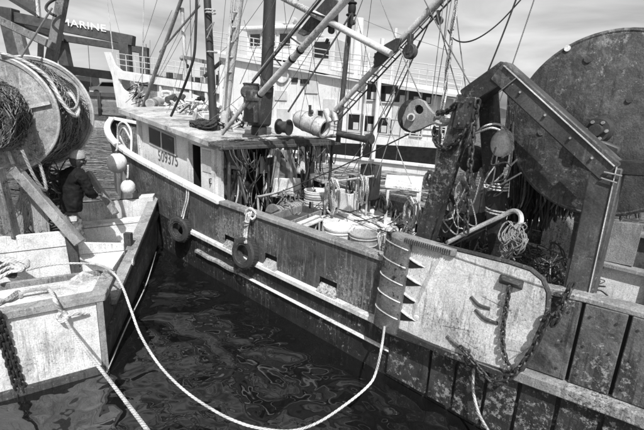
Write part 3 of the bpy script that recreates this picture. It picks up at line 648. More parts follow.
# main boom with its truss
A0, A1, A2 = on_v(236, 122, .8), on_v(256, 99, .75), on_v(362, -18, .45)
boom = part('boom', 'pole_light', tr, ('tube', [A1-(A2-A1)*.10, A1, A1.lerp(A2, .5), A2], [.05, .058, .056, .052], 12))
part('boom_leg', 'pole_light', boom, ('cyl', on_v(222, 134, .55), on_v(250, 98, .7), .038, .042, 10))
T0, T1 = on_v(252, 83, .7), on_v(330, -12, .35)
part('truss_rail', 'steel_dark', boom, ('cyl', T0, T1, .018, None, 8)); part('truss_rail', 'pole_light', boom, ('cyl', T0+Z*.05, T1+Z*.06, .012, None, 8))
for f in (.12, .34, .56, .8): part('strut', 'steel_dark', boom, ('cyl', T0.lerp(T1, f), A1.lerp(A2, f*.92+.02), .013, None, 6))
part('heel_block', 'steel_dark', boom, ('box', on_v(252, 96, .7), (.22, .2, .22), (EU, EV, Z)), ('cyl', on_v(247, 92, .62), on_v(247, 92, .85), .12), bevel=.03)
for f in (.05, .42, .5): part('collar', 'black', boom, ('cyl', A1.lerp(A2, f), A1.lerp(A2, f+.012), .066, None, 14))
# cross boom and its scalloped gusset plates
C0, C1 = on_v(280, -4, .55), on_v(391, 54, .55)
cbm = part('cross_boom', 'pole_light', tr, ('cyl', C0, C1, .050, .047, 12))
def gusset(pts, v): return part('gusset', 'steel_dark', cbm, ('prism', [on_v(x, y, v) for x, y in pts], EV*.03), bevel=.006)
gusset([(337, 22), (338, 6), (337, 0), (326, -2), (312, 14), (297, 33), (303, 36), (312, 33), (319, 32), (326, 27), (331, 26)], .62)
gusset([(401, 38), (396, 38), (385, 44), (377, 51), (373, 57), (375, 61), (373, 68), (378, 66), (389, 57), (397, 50)], .62)
# outrigger boom with ladder rails
D0, D1 = on_v(328, 118, .8), on_v(452, -14, .8)
ob = part('outrigger_boom', 'pole_light', tr, ('tube', [D0, D0.lerp(D1, .35), D1], [.036, .042, .045], 12))
E0, E1 = on_v(339, 120, .85), on_v(458, -8, .85)
part('truss_rail', 'steel_dark', ob, ('cyl', E0, E1, .012, None, 8)); part('truss_rail', 'pole_light', ob, ('cyl', on_v(335, 119, .85), on_v(455, -11, .85), .010, None, 8))
for i in range(13): part('rung', 'steel_dark', ob, ('cyl', D0.lerp(D1, .05+i*.072), E0.lerp(E1, .04+i*.072), .008, None, 5))
part('boom_foot', 'galv', ob, ('cyl', on_v(330, 122, .8), on_v(326, 110, .8), .05, .06, 10), ('cyl', on_v(333, 110, .8), on_v(336, 121, .8), .045, None, 10))
dm = part('aft_mast', 'wood_dark', tr, ('cyl', on_v(338, 142, 2.7), on_v(354, -22, 2.7), .055, .05, 12))
part('mast_head', 'black', dm, ('sphere', on_v(352, 9, 2.6), .08, Z, 1.9), ('torus', on_v(351, 15, 2.6), Z, .08, .02), ('torus', on_v(352, 3, 2.6), Z, .08, .02))
part('brace', 'pole_dark', dm, ('cyl', on_v(288, 112, 1.6), on_v(351, 14, 2.5), .018, None, 8))
part('brace_clamp', 'black', dm, ('cyl', on_v(326, 43, 2.1), on_v(328, 39, 2.1), .032, None, 8))
# forward gear above the bow
part('bent_pipe', 'pole_dark', tr, ('tube', spl([on_v(197, -20, .6), on_v(196, 20, .6), on_v(194.5, 52, .6), on_v(190, 70, .6), on_v(181, 94, .6), on_v(171, 116, .6)], 8), .028, 10))
wp = part('wooden_pole', 'wood_grey', tr, ('cyl', on_v(141, 112, 1.2), on_v(184, -8, 1.2), .058, .042, 10))
part('pole_brace', 'wood_grey', wp, ('cyl', on_v(160, 52, 1.2), on_v(200, 5, 1.2), .025, None, 8)); part('pole_brace', 'galv', wp, ('cyl', on_v(186, 76, 1.3), on_v(182, 8, 1.3), .045, .05, 10))
part('crosstree', 'wood_grey', wp, ('beam', on_v(184, 57, 1.3), on_v(206, 62, 1.1), .06, .08), ('sphere', on_v(182, 58, 1.3), .06))
part('boom_crutch', 'steel_dark', wp, ('cyl', on_v(205, 76, 1.0), on_v(221, 62, 1.0), .04, None, 8))
for q in (((106, -10), (113, 52), 1.6), ((144, -10), (142, 84), 1.6)): part('whip_antenna', 'pole_light', tr, ('cyl', on_v(*q[1], q[2]), on_v(*q[0], q[2]), .022, .012, 6))
part('rod_holder', 'galv', tr, ('tube', spl([on_v(127, 150, .9), on_v(120, 136, .9), on_v(124, 128, .9), on_v(131, 140, .95)], 6), .03, 8))
# bow clutter: anchor roller, pipe rails, davit
for k in range(18):
    x, y = random.uniform(130, 146), random.uniform(82, 106); q = on_v(x, y, 1.6)
    part('bow_fitting', random.choice(['steel_dark', 'galv', 'rope_grey', 'wood_grey', 'black', 'black']), tr, ('tube', spl([q, jit(q, .16), jit(q, .22), jit(q-Z*.1, .28)], 5), random.uniform(.007, .016), 6))
part('bow_rail', 'white_paint', tr, ('tube', spl([on_v(118, 150, 1.0), on_v(118, 128, 1.0), on_v(124, 122, 1.0), on_v(131, 132, 1.0), on_v(131, 155, .8)], 6), .03, 8))
part('raft_cradle', 'galv', tr, ('cyl', on_v(160, 118, 1.2), on_v(183, 105, 1.9), .2, .2, 16), ('box', on_v(205, 118, 1.3), (.5, .4, .25), (EU, EV, Z)), bevel=.03)
for k in range(80):
    q = on_v(random.uniform(168, 245), random.uniform(108, 132), random.uniform(1.1, 2.2)); q.z = rz((q-O).dot(EU))+.15+random.uniform(0, .25)
    part('roof_gear', random.choice(['white_worn', 'steel_dark', 'galv', 'wood_grey', 'black', 'white_paint']), roof, ('tube', spl([q, jit(q, .22), jit(q, .28), jit(q, .3)], 4), random.choice([.010, .014, .02, .03, .06]), 7))
part('windlass', 'galv', tr, ('cyl', on_v(150, 104, 1.2), on_v(160, 101, 1.9), .14, .14, 18), ('box', on_v(155, 108, 1.5), (.4, .5, .2), (EU, EV, Z)), bevel=.02)
part('winch_head', 'steel_dark', tr, ('cyl', on_v(168, 100, 1.4), on_v(176, 98, 1.8), .10, .12, 16))
part('raft_chock', 'white_worn', roof, ('box', on_v(186, 116, 1.6), (.5, .35, .16), (EU, EV, Z)), bevel=.02)
mb = MB()
for i in range(7): coil(mb, on_v(197+i*2, 124, .75), jit(V((0, -.3, 1)), .3), .14, .018, 3, .08)
mb.build('rope_heap', 'rope_dark', roof)
for i in range(26):
    a = B(2.6+random.uniform(-.1, .2), random.uniform(.5, 3.2), rz(2.6)+.17); part('stowed_pole', random.choice(['pole_dark', 'wood_grey', 'galv', 'pole_light']), roof, ('cyl', a, a+EV*random.uniform(.5, 1.1)+EU*random.uniform(-.15, .25)+Z*random.uniform(-.03, .06), random.uniform(.012, .03), None, 6))
part('davit', 'steel_dark', roof, ('cyl', on_v(338, 134, 2.6), on_v(369, 140, 2.4), .06, .07, 10), ('cyl', on_v(367, 139, 2.4), on_v(372, 139, 2.4), .1, None, 12))

# ---- gallows frame
gl = MB()
GV = .22
def gb(a, b, w=.22, d=.20, va=GV, vb=GV): return ('beam', on_v(*a, va), on_v(*b, vb), d, w, EV.cross((on_v(*b, vb)-on_v(*a, va)).normalized()))
gal = part('gallows', 'beam_lit_worn', tr, gb((577, 306), (609, 166), .24, .2), bevel=.012)
part('beam', 'beam_lit_worn', gal, gb((613, 172), (501, 71), .21, .22), bevel=.012)
part('beam', 'steel_beam', gal, gb((510, 70), (468, 99), .20, .22, GV+.01, GV+.01), bevel=.012)
part('leg', 'steel_beam', gal, gb((469, 96), (424, 245), .21, .16, GV-.02, GV-.02), bevel=.012)
part('leg', 'steel_beam', gal, gb((488, 92), (499, 262), .18, .16, .42, .75), bevel=.012)
part('beam', 'steel_beam', gal, gb((614, 167), (700, 171), .12, .16), bevel=.01)
part('flange', 'pole_light', gal, gb((617, 165.5), (508, 66.5), .008, .24, GV-.012, GV-.012))
part('flange', 'pole_light', gal, gb((588, 306), (619, 166), .007, .215, GV-.008, GV-.008))
part('gusset', 'steel_beam', gal, ('prism', [on_v(x, y, GV-.14) for x, y in [(459, 97), (476, 97), (472, 128), (452, 128)]], EV*.03), bevel=.006)
part('angle_iron', 'steel_beam', gal, gb((530, 106), (566, 138), .05, .05, .4, .4), bevel=.005); part('angle_iron', 'steel_beam', gal, gb((584, 152), (604, 170), .05, .05, .4, .4), bevel=.005)
for k in range(18):
    x, y = random.uniform(440, 500), random.uniform(110, 215); a = on_v(x, y, random.uniform(.1, .5))
    part('draped_line', random.choice(['rope_grey', 'rope_dark', 'rope_light', 'wire']), gal, ('tube', spl([a, a+EU*random.uniform(-.12, .12)-Z*random.uniform(.15, .3), a-EU*random.uniform(-.1, .25)-Z*random.uniform(.1, .5), a-EU*random.uniform(.1, .3)-Z*random.uniform(-.1, .2)], 6), random.uniform(.006, .012), 5))
for a, b in (((604, 172), (622, 176)), ((601, 178), (617, 183)), ((499, 92), (516, 78)), ((455, 128), (474, 128))): part('weld', 'grey_paint', gal, ('tube', [on_v(*a, GV-.125), on_v(*b, GV-.125)], .007, 6))
for x, y in ((463, 102), (471, 102), (459, 123), (468, 123)): part('bolt', 'steel_dark', gal, ('cyl', on_v(x, y, GV-.165), on_v(x, y, GV-.135), .014, None, 6))
for x, y in ((520, 92), (545, 115), (570, 138), (592, 158)): part('bolt', 'grey_paint', gal, ('cyl', on_v(x, y, GV-.135), on_v(x, y, GV-.10), .012, None, 6))
# ---- net drum
nv = .60; nc = B(-3.47, nv, 3.42)
nd = part('net_drum', 'drum_steel', tr, ('lathe', nc, EV, [(.05, 0), (.83, 0), (.855, .012), (.855, .05), (.05, .05)], 72, False, False))
part('rim', 'drum_steel', nd, ('torus', nc+EV*.025, EV, .855, .026, 72, 8))
part('flange', 'drum_steel', nd, ('lathe', nc+EV*1.35, EV, [(.05, 0), (.80, 0), (.80, .05), (.05, .05)], 60, False, False))
hubp = B(-3.43, nv, 3.38)
hub = part('hub', 'steel_dark', nd, ('cyl', hubp, hubp-EV*.10, .13, .11, 24), ('cyl', hubp-EV*.1, hubp-EV*.17, .06, .055, 18))
part('bearing', 'steel_dark', nd, ('box', hubp-EV*.05-Z*.12-EU*.02, (.42, .12, .09), (EU.lerp(Z, .25).normalized(), EV, EU.cross(EV))), bevel=.015)
for a in range(6): part('bolt', 'grey_paint', hub, ('cyl', hubp-EV*.09+(EU*math.cos(a*1.047)+Z*math.sin(a*1.047))*.085, hubp-EV*.125+(EU*math.cos(a*1.047)+Z*math.sin(a*1.047))*.085, .016, None, 8))
for q in ((-.15, .72, .022, 'letter'), (.05, .62, .03, 'drum_steel'), (.45, .25, .02, 'drum_steel'), (-.25, -.1, .025, 'drum_steel')): part('boss', q[3], nd, ('cyl', nc+EU*(-q[0]+.3)+Z*q[1], nc+EU*(-q[0]+.3)+Z*q[1]-EV*.012, q[2]*1.3, None, 14))
part('drum_shaft', 'steel_dark', nd, ('cyl', nc+EV*.05, nc+EV*1.35, .2, .2, 20))
part('drum_stand', 'steel_dark', nd, ('beam', B(-3.34, nv+1.5, .85), B(-3.34, nv+1.5, 3.4), .16, .16), ('beam', B(-3.5, nv+.12, .85), B(-3.4, nv+.12, 3.3), .12, .12))
mb = MB()
for i in range(70):       # net wound on the drum
    vv = nv+.12+random.random()*1.15; r_ = random.uniform(.32, .55); a0 = random.uniform(0, 6.28)
    mb.tube([B(-3.36+math.cos(a0+k*.35)*r_, vv+.08*math.sin(k), 3.4+math.sin(a0+k*.35)*r_) for k in range(14)], .018, 4)
mb.build('wound_net', 'net_dark', nd)

# ---- winch with wire
wc = B(1.95, 1.45, 1.22)
wi = part('winch', 'steel_dark', tr, ('cyl', wc-EV*.38, wc+EV*.38, .09, None, 16), ('box', wc-Z*.28, (.5, .9, .12), (EU, EV, Z)), ('box', wc-EV*.45-Z*.1, (.3, .06, .4), (EU, EV, Z)), ('box', wc+EV*.45-Z*.1, (.3, .06, .4), (EU, EV, Z)), bevel=.01)
for s in (-.36, .0, .36): part('winch_flange', 'grey_paint', wi, ('cyl', wc+EV*(s-.015), wc+EV*(s+.015), .27, None, 28), bevel=.006)
mb = MB()
for i in range(20): mb.torus(wc+EV*(-.33+i*.033+(.03 if i > 9 else 0)), EV, .2+.01*(i % 2), .017, 24, 5)
mb.build('winch_wire', 'rope_grey', wi)
part('winch_guard', 'galv', wi, ('tube', spl([on_v(259, 215, .9), on_v(258, 198, .9), on_v(262, 196, .92), on_v(290, 190, 1.2)], 5), .025, 8))
part('gunwale_cleat', 'rope_light', hull, ('tube', spl([on_v(245, 214, -.06), on_v(250, 208, -.06), on_v(256, 214, -.02), on_v(252, 219, -.06), on_v(246, 210, -.04)], 6), .02, 6))

# ---- rigging lines fixed to the trawler
rg = [((380, -2), .9, (421, 98), .6, .014, 'rope_grey'), ((439, 0), .9, (384, 122), 2.6, .014, 'rope_grey'), ((357, 18), 2.6, (387, 122), 2.6, .012, 'rope_grey'),
      ((448, 0), .8, (444, 40), .8, .010, 'wire'), ((423, -3), .8, (475, 92), .3, .012, 'wire'), ((436, 10), .8, (459, 95), .4, .010, 'wire'), ((456, 10), .8, (467, 96), .3, .010, 'wire'),
      ((517, -3), .22, (486, 76), .25, .014, 'rope_dark'), ((535, -3), .5, (489, 132), .55, .011, 'rope_grey'),
      ((420, 40), .8, (395, 98), 2.2, .010, 'rope_grey'), ((430, 20), .8, (385, 118), 2.4, .010, 'rope_grey'),
      ((260, 198), .8, (300, 184), .9, .014, 'rope_dark'), ((300, 184), .9, (409, 134), .55, .016, 'rope_dark'),
      ((392, 100), 2.4, (341, 176), 2.6, .016, 'rope_grey'), ((383, 120), 2.4, (362, 178), 2.6, .014, 'rope_light'), ((402, 98), 2.2, (376, 178), 2.6, .013, 'rope_light'), ((379, 98), 2.4, (413, 188), 2.7, .014, 'rope_light'),
      ((352, 12), 2.5, (345, 160), 2.9, .009, 'wire'), ((298, 60), 1.8, (310, 112), 2.2, .007, 'wire'), ((276, -2), 1.2, (240, 84), .9, .010, 'wire'), ((284, 2), 1.2, (290, 60), 1.4, .008, 'wire'),
      ((158, -3), 1.5, (139, 56), 2.0, .008, 'wire'), ((195, 12), 1.2, (160, 76), 1.5, .008, 'wire'), ((221, 52), 1.0, (236, 36), 1.2, .008, 'wire'), ((222, 62), 1.0, (236, 52), 1.2, .008, 'wire'),
      ((265, -2), 1.4, (228, 48), 1.2, .008, 'wire'), ((364, 20), 2.6, (436, 46), 2.6, .005, 'wire'), ((436, 46), 2.6, (452, 50), 2.6, .005, 'wire')]
rg += [((110, -4), 1.6, (127, 60), 2.2, .007, 'wire'), ((190, -4), 1.0, (192, 98), .9, .012, 'chain_steel'), ((200, -4), 1.2, (178, 92), 1.5, .008, 'wire'), ((172, 10), 1.3, (132, 95), 1.8, .008, 'wire'), ((185, 20), 1.3, (150, 90), 1.6, .008, 'rope_grey'),
      ((226, -4), 1.0, (215, 110), .9, .008, 'wire'), ((244, 20), 1.1, (262, 84), 1.3, .008, 'wire'), ((248, -3), 1.1, (214, 96), .9, .008, 'rope_grey'), ((300, -4), 1.0, (262, 82), 1.4, .008, 'wire'), ((310, 30), .6, (322, 118), 1.8, .008, 'rope_grey'), ((318, 26), .6, (300, 118), 1.8, .007, 'wire'),
      ((330, -3), 1.0, (352, 118), 2.4, .008, 'rope_grey'), ((364, -4), 2.0, (352, 26), 2.6, .010, 'rope_grey'), ((372, -4), 2.0, (358, 110), 2.6, .008, 'wire'), ((348, 20), 2.6, (333, 138), 2.6, .009, 'rope_grey'), ((360, 30), 2.6, (372, 176), 2.6, .009, 'rope_grey'),
      ((410, 30), .8, (388, 102), 2.4, .009, 'rope_grey'), ((414, 32), .8, (396, 160), 2.6, .009, 'rope_light'), ((444, -3), .8, (432, 98), .6, .008, 'wire'), ((452, -3), .8, (430, 130), .6, .008, 'rope_grey'), ((408, 60), .8, (352, 172), 2.5, .010, 'rope_grey'), ((395, 92), 2.3, (362, 150), 2.6, .012, 'rope_light'),
      ((236, 60), 1.0, (200, 110), .8, .008, 'rope_grey'), ((246, 92), .8, (204, 124), .8, .010, 'rope_grey'), ((150, 40), 1.4, (150, 104), 1.4, .010, 'rope_grey'), ((330, 20), .6, (245, 150), .9, .008, 'rope_grey'), ((182, 58), 1.3, (168, 112), 1.3, .008, 'wire'), ((205, 62), 1.1, (196, 118), 1.0, .008, 'rope_grey')]
for a, va, b, vb, r_, m_ in rg: part('stay', m_, tr, ('tube', sag(on_v(*a, va), on_v(*b, vb), .02, 6), r_*.62, 6))
part('stay', 'rope_dark', tr, ('tube', spl([on_v(448, 30, .7), on_v(454, 39, .6), on_v(465, 42, .5), on_v(480, 37, .4), on_v(500, 22, .4), on_v(524, -4, .4)], 8), .008, 6))
tk = MB()
for k in range(4):
    tk.tube([on_v(455.5+k*.8-16.5*i/16+.7*math.sin(i*1.3+k*1.6), -4+i*8.2, .55+.05*math.cos(i*1.3+k*1.6)) for i in range(17)] + [on_v(436+k, 160, .6), on_v(432+k, 215, .7)], .010, 6)
tk.build('tackle_rope', 'rope_light', tr)
part('pulley', 'steel_dark', tr, ('lathe', on_v(408, 51, .75), EV, [(.09, 0), (.10, .03), (.07, .05), (.10, .07), (.09, .10)], 18), ('box', on_v(410, 44, .78), (.05, .08, .25), (EU, EV, Z)), bevel=.005)
for x, y, v in ((352, 22, 2.5), (246, 90, .72), (330, 30, .6), (376, 62, .7), (186, 66, 1.3), (310, 112, 1.9), (438, 20, .8)): part('pulley', 'steel_dark', tr, ('lathe', on_v(x, y, v), EV, [(.045, 0), (.05, .015), (.035, .03), (.05, .045), (.045, .06)], 14), ('box', on_v(x, y-3.5, v+.03), (.03, .05, .14), (EU, EV, Z)))
part('pulley_strop', 'galv', tr, ('tube', spl([on_v(411, 28, .8), on_v(409, 36, .8), on_v(410, 46, .8)], 5), .022, 6))

# ================================================================== TRAWL DOOR hung on the trawler's side
td = thing('trawl_door', on_v(460, 340, -.12), 'big pale steel trawl door with curved slotted front edge hanging on the hull', 'trawl door')
def D(u, z, off=0.0):        # leaning plane of the door
    f = (z-.85)/1.2; return B(u, -.20 + .11*f - off, z)
out = [(-1.86, 2.0), (-2.5, 2.04), (-3.05, 2.06), (-3.25, 2.05), (-3.37, 1.99), (-3.44, 1.88), (-3.465, 1.72), (-3.46, 1.5), (-3.42, 1.25), (-3.36, 1.05), (-3.27, .97), (-2.9, .925), (-2.4, .89), (-1.86, .86)]
plate = part('plate', 'door_steel', td, ('prism', [D(u, z) for u, z in out], EV*.05), bevel=.006)
part('rim', 'steel_dark', plate, ('tube', [D(u, z, -.02) for u, z in out], .028, 8))
part('bottom_shoe', 'steel_beam', plate, ('prism', [D(u, z, .03) for u, z in [(-1.62, .90), (-1.62, .80), (-2.4, .83), (-3.3, .90), (-3.34, .97), (-2.4, .905)]], EV*.09), bevel=.01)
# curved leading edge: a half-round sheet crossed by thin ribs, with shadowed slots behind it
def foil(a): return (-1.60-.36*(1-math.cos(a))/2*1.0, .012 + .085*math.sin(a)**.7)      # a 0..pi across the half round
mb = MB(); NA = 16; vs = []
for i in range(NA+1):
    u, o_ = foil(math.pi*i/NA)
    for z in (.86-.03*i/NA, 2.03-.06*i/NA): vs.append(D(u, z, o_))
mb.add(vs, [(2*i, 2*i+2, 2*i+3, 2*i+1) for i in range(NA)])
le = mb.build('leading_edge', 'foil_steel', td)
for k in range(1, 6):
    z0 = .86 + k*.215; ring = []
    for i in range(NA+1): u, o_ = foil(math.pi*i/NA); ring.append(D(u, z0+.03-.085*(i/NA)**1.2, o_+.004))
    part('rib', 'galv', le, ('tube', ring[1:-2], .0085, 6))
for z in (1.80, 1.58, 1.36, 1.14):
    part('slot', 'black', plate, ('add', [D(-1.955, z-.01, .006), D(-1.955, z-.13, .006), D(-2.01, z-.115, .006), D(-2.15, z-.065, .006), D(-2.01, z-.035, .006)], [(0, 1, 2, 3, 4)]), smooth=False)
    part('louvre', 'door_steel', plate, ('tube', spl([D(-1.95, z-.005, .008), D(-2.03, z-.03, .008), D(-2.16, z-.062, .002)], 5), [.016]*8+[.010, .008, .005], 7))
part('top_rim', 'grey_paint', plate, ('box8', [D(-1.70, 1.975, .085), D(-2.5, 1.975, .05), D(-2.5, 1.975, -.06), D(-1.70, 1.975, -.06), D(-1.70, 2.05, .085), D(-2.5, 2.05, .05), D(-2.5, 2.05, -.06), D(-1.70, 2.05, -.06)]), bevel=.008)
for i in range(22):
    u = -1.9-i*.026; part('rim_slat', 'steel_dark', plate, ('box', D(u, 2.012, .088-.03*(i/22)), (.010, .008, .055), (EU, EV, Z)), smooth=False)
cr0 = [(-2.37, 1.95), (-2.30, 1.75), (-2.23, 1.5), (-2.16, 1.25), (-2.14, 1.14)]; mb = MB(); vs = []
for k, (u, z) in enumerate(cr0):
    w, h_ = (.05, .02) if k in (0,) else (.075, .03) if k < 4 else (.05, .012)
    vs += [D(u+w, z, .001), D(u+.01, z, h_), D(u-w*.8, z, .001)]
mb.add(vs, [(3*i+k, 3*i+3+k, 3*i+4+k, 3*i+1+k) for i in range(len(cr0)-1) for k in range(2)]); mb.build('crease', 'door_steel', plate)
part('lug', 'door_steel', plate, ('sphere', D(-2.15, 1.12, -.01), .05, EV, .5))
for u, z, w in ((-2.86, 1.55, .12), (-2.95, 1.43, .14), (-2.72, 1.02, .16)):
    part('slot', 'steel_dark', plate, ('tube', spl([D(u+w, z+.045, -.004), D(u+.02, z-.01, .004), D(u-w*.8, z-.01, -.004)], 5), .020, 7))
for k in range(9):
    u, z = random.uniform(-3.25, -2.3), random.uniform(1.0, 1.9); l_ = random.uniform(.05, .35); a = random.uniform(-.25, .35)
    if u-l_ < -3.38: continue
    part('scratch', random.choice(['steel_dark', 'grey_paint', 'grey_paint', 'plastic_white']), plate, ('beam', D(u, z, .001), D(u-l_, z+a*l_, .001), random.uniform(.002, .004), .003, EV), smooth=False)
br = part('bracket', 'steel_dark', plate, ('box8', [D(-2.98, 1.83, .0), D(-3.22, 1.83, .0), D(-3.22, 1.83, -.02), D(-2.98, 1.83, -.02), D(-3.04, 1.91, .10), D(-3.2, 1.91, .10), D(-3.22, 1.93, -.01), D(-2.98, 1.93, -.01)]), bevel=.01)
part('seam', 'grey_paint', plate, ('beam', D(-3.2, 1.05, .004), D(-3.4, 1.32, .004), .008, .01)); part('seam', 'grey_paint', plate, ('beam', D(-2.3, 1.97, .003), D(-3.4, 1.93, .003), .010, .012))
def chain_thing(pts, label, link=.075, wire=.011): return tag(MB().chain(pts, link, wire).build('chain', 'chain_steel'), label, 'chain')
chain_thing([D(-3.12, 1.86, .07), D(-3.12, 1.6, .045), D(-3.14, 1.35, .045), D(-3.2, 1.15, .05), D(-3.3, 1.02, .06)], 'dark chain hanging straight down the face of the trawl door', .07, .0105)
chain_thing([D(-3.49, 1.72, .05), D(-3.45, 1.4, .09), D(-3.38, 1.15, .1), D(-3.3, 1.0, .1), D(-3.18, .9, .1)], 'thicker chain round the rounded right end of the trawl door', .085, .0125)
chain_thing([D(-2.75, 1.04, .05), D(-2.9, .97, .07), D(-3.05, .90, .1), D(-3.16, .86, .1), D(-3.3, .93, .1)], 'dark chain lying along the lower edge of the trawl door', .075, .0115)
chain_thing([on_v(573, 283, -.1), on_v(566, 297, -.12), on_v(557, 318, -.15), on_v(550, 330, -.15)], 'heavy chain between the trawl door and the gallows post foot', .09, .0135)
chain_thing([on_v(478, 100, .1), on_v(474, 125, .08), on_v(470, 165, .05), on_v(467, 205, .05), on_v(466, 235, .06)], 'long chain hanging down between the two left gallows legs', .085, .013)
chain_thing([on_v(437, 113, .35), on_v(446, 112, .2), on_v(453, 107, .1), on_v(460, 101, .08)], 'short chain from the big pulley block up to the gallows', .085, .013)
chain_thing([on_v(434, 128, .35), on_v(436, 142, .2), on_v(445, 149, .1), on_v(458, 140, .05), on_v(466, 128, .05)], 'slack chain looped below the big pulley block', .085, .013)

# ================================================================== PULLEY BLOCK
pb = thing('pulley_block', on_v(421, 130, .5), 'big steel pulley block chained to the left of the gallows', 'pulley block')
def pv(x, y, v=.45): return on_v(x, y, v)
ck = [(403, 127), (402, 118), (406, 108), (411, 101), (418, 98.5), (424, 101), (428, 107), (433, 113), (440, 115), (440, 122), (432, 124), (421, 129), (411, 132)]
outl = [pv(*q) for q in ck]
holes = [[pv(418.5+4.6*math.cos(a), 110+5.2*math.sin(a)*(1 if math.sin(a)<0 else .8)) for a in [2*math.pi*k/10 for k in range(10)]]]
mb = MB(); allp = outl+holes[0]; n1, n2 = len(outl), 10; N = n1+n2; tri = tessellate_polygon([outl]+holes); d = EV*.05
mb.add(allp+[p+d for p in allp], [tuple(t) for t in tri]+[tuple(k+N for k in reversed(t)) for t in tri]+[(i, (i+1) % n1, N+(i+1) % n1, N+i) for i in range(n1)]+[(n1+i, N+n1+i, N+n1+(i+1) % n2, n1+(i+1) % n2) for i in range(n2)])
mb.build('cheek', 'block_steel', pb, False, .006)
part('wheel', 'rubber', pb, ('lathe', pv(411, 116, .52), EV, [(.08, 0), (.205, .0), (.205, .02), (.16, .05), (.205, .08), (.205, .10), (.08, .10)], 28))
part('axle', 'galv', pb, ('cyl', pv(411, 117, .40), pv(411, 117, .62), .05, None, 14)); part('axle', 'steel_dark', pb, ('cyl', pv(411, 117, .385), pv(411, 117, .40), .03, None, 12))
part('shackle', 'galv', pb, ('tube', spl([pv(436, 116), pv(444, 115), pv(450, 119), pv(444, 124), pv(436, 122)], 6), .03, 8), ('cyl', pv(441, 120, .3), pv(466, 121, .2), .028, None, 8), ('sphere', pv(448, 119, .4), .045))

# ================================================================== FENDER TYRES
def tyre(c, R, r, ax, label):
    t = thing('tyre', c-Z*(R+r), label, 'tyre', 'tyre fenders on the trawler side'); ax = V(ax).normalized()
    mb = MB(); prof = [(R-r*.75, -.055), (R-r*.35, -.085), (R+r*.35, -.08), (R+r*.7, -.05), (R+r*.7, .05), (R+r*.35, .08), (R-r*.35, .085), (R-r*.75, .055), (R-r*.62, .0), (R-r*.75, -.055)]
    mb.lathe(c, ax, prof, 32, False, False); b = mb.build('tread', 'rubber', t)
    mb = MB(); x = ax.orthogonal().normalized(); y = ax.cross(x)
    for k in range(30):
        a = 2*math.pi*k/30; d = x*math.cos(a)+y*math.sin(a); tt = ax.cross(d)
        mb.box(c+d*(R+r*.7), (.012, .10, .022), (d, (ax*.9+tt*.3).normalized(), tt))
    mb.build('tread_lug', 'rubber', t)
    for s in (-1, 1): part('bead', 'rubber', t, ('torus', c+ax*.06*s, ax, R-r*.68, .016, 28, 6))
    return t
c1 = on_v(245, 253, -.14); ty1 = tyre(c1, .215, .085, EV+EU*.12-Z*.12, 'worn tyre fender hanging amidships on white rope, nearer of two')
c2 = on_v(180, 229, -.16); tyre(c2, .215, .085, EV+EU*.3, 'worn tyre fender hanging below the wheelhouse, farther of two')
mb = MB()
for dx in (-1.5, 1.0, 3): mb.tube(spl([on_v(249+dx, 209, .0), on_v(248+dx, 214, -.06), on_v(246+dx*.6, 226, -.07), on_v(245+dx*.5, 237, -.12), on_v(245.5+dx*.3, 243, -.2)], 6), .016, 6)
mb.torus(on_v(247, 222, -.08), V((.3, .2, 1)), .035, .015); mb.torus(on_v(246.5, 225, -.08), V((-.3, .2, 1)), .035, .015)
tag(mb.build('fender_rope', 'rope_light'), 'white rope lashing tying the nearer tyre to the bulwark', 'rope')
mb = MB()
for dx in (0, 2): mb.tube(spl([on_v(187+dx, 186, .0), on_v(186+dx, 200, -.07), on_v(183+dx, 211, -.1), on_v(181+dx, 219, -.16)], 6), .014, 6)
tag(mb.build('fender_rope', 'rope_light'), 'short pale rope holding the farther tyre under the gunwale', 'rope')

# ================================================================== DECK GEAR ON THE TRAWLER
def bucket(c, r0, r1, h, m, label, lid=None, fill=None, grp=None, handles=True, name='bucket', cat='bucket', hoops=2):
    t = thing(name, c, label, cat, grp)
    part('wall', m, t, ('lathe', c, Z, [(r0, 0), (r1, h), (r1+.012, h), (r1+.012, h+.02), (r1-.012, h+.02), (r1-.014, h), (r0-.012, .02)], 32, True, False))
    for i in range(hoops): part('hoop', m, t, ('torus', c+Z*(h*(.93-.2*i)), Z, r0+(r1-r0)*(.93-.2*i)+.006, .011, 32, 6))
    if lid: part('lid', lid, t, ('lathe', c+Z*(h+.02), Z, [(r1+.02, 0), (r1+.02, .03), (r1-.02, .038), (r1-.03, .02), (.02, .026)], 32))
    if fill: part('contents', fill, t, ('lathe', c+Z*h*.62, Z, [(r0*.96, 0), (.02, .03)], 24))
    if handles:
        for s in (-1, 1):
            e = V((.75*s, -.3*s, 0)).normalized(); q = V((-e.y, e.x, 0))
            part('handle', 'plastic_white', t, ('tube', [c+Z*h+e*(r1+.01)+q*.06, c+Z*(h+.06)+e*(r1+.02)+q*.055, c+Z*(h+.06)+e*(r1+.02)-q*.055, c+Z*h+e*(r1+.01)-q*.06], .010, 6))
    return t
q = at_z(339, 226.5, 1.46); bucket(V((q.x, q.y, .86)), .19, .245, .56, 'plastic_white', 'white lidded bucket beside the bulwark, left of the open basket', lid='plastic_white')
q = at_z(364, 233.5, 1.44); bucket(V((q.x, q.y, .86)), .19, .235, .57, 'plastic_grey', 'open grey basket with white handles beside the bulwark', fill='plastic_grey', name='basket', cat='basket')
q = at_z(317, 190, 1.72)
labs = ['topmost white fish basket of the nested stack by the winch', 'second white fish basket from the top of the nested stack', 'third white fish basket from the top of the nested stack', 'fourth fish basket from the top, lowest of the nested stack']
for i in range(4): bucket(V((q.x+random.uniform(-.012, .012), q.y+random.uniform(-.012, .012), 1.22-.10*i+.08)), .20, .25, .40, 'plastic_white' if i != 1 else 'plastic_grey', labs[i], grp='fish baskets in one nested stack', handles=False, name='basket', cat='basket', hoops=1, fill='plastic_white' if i == 0 else None)
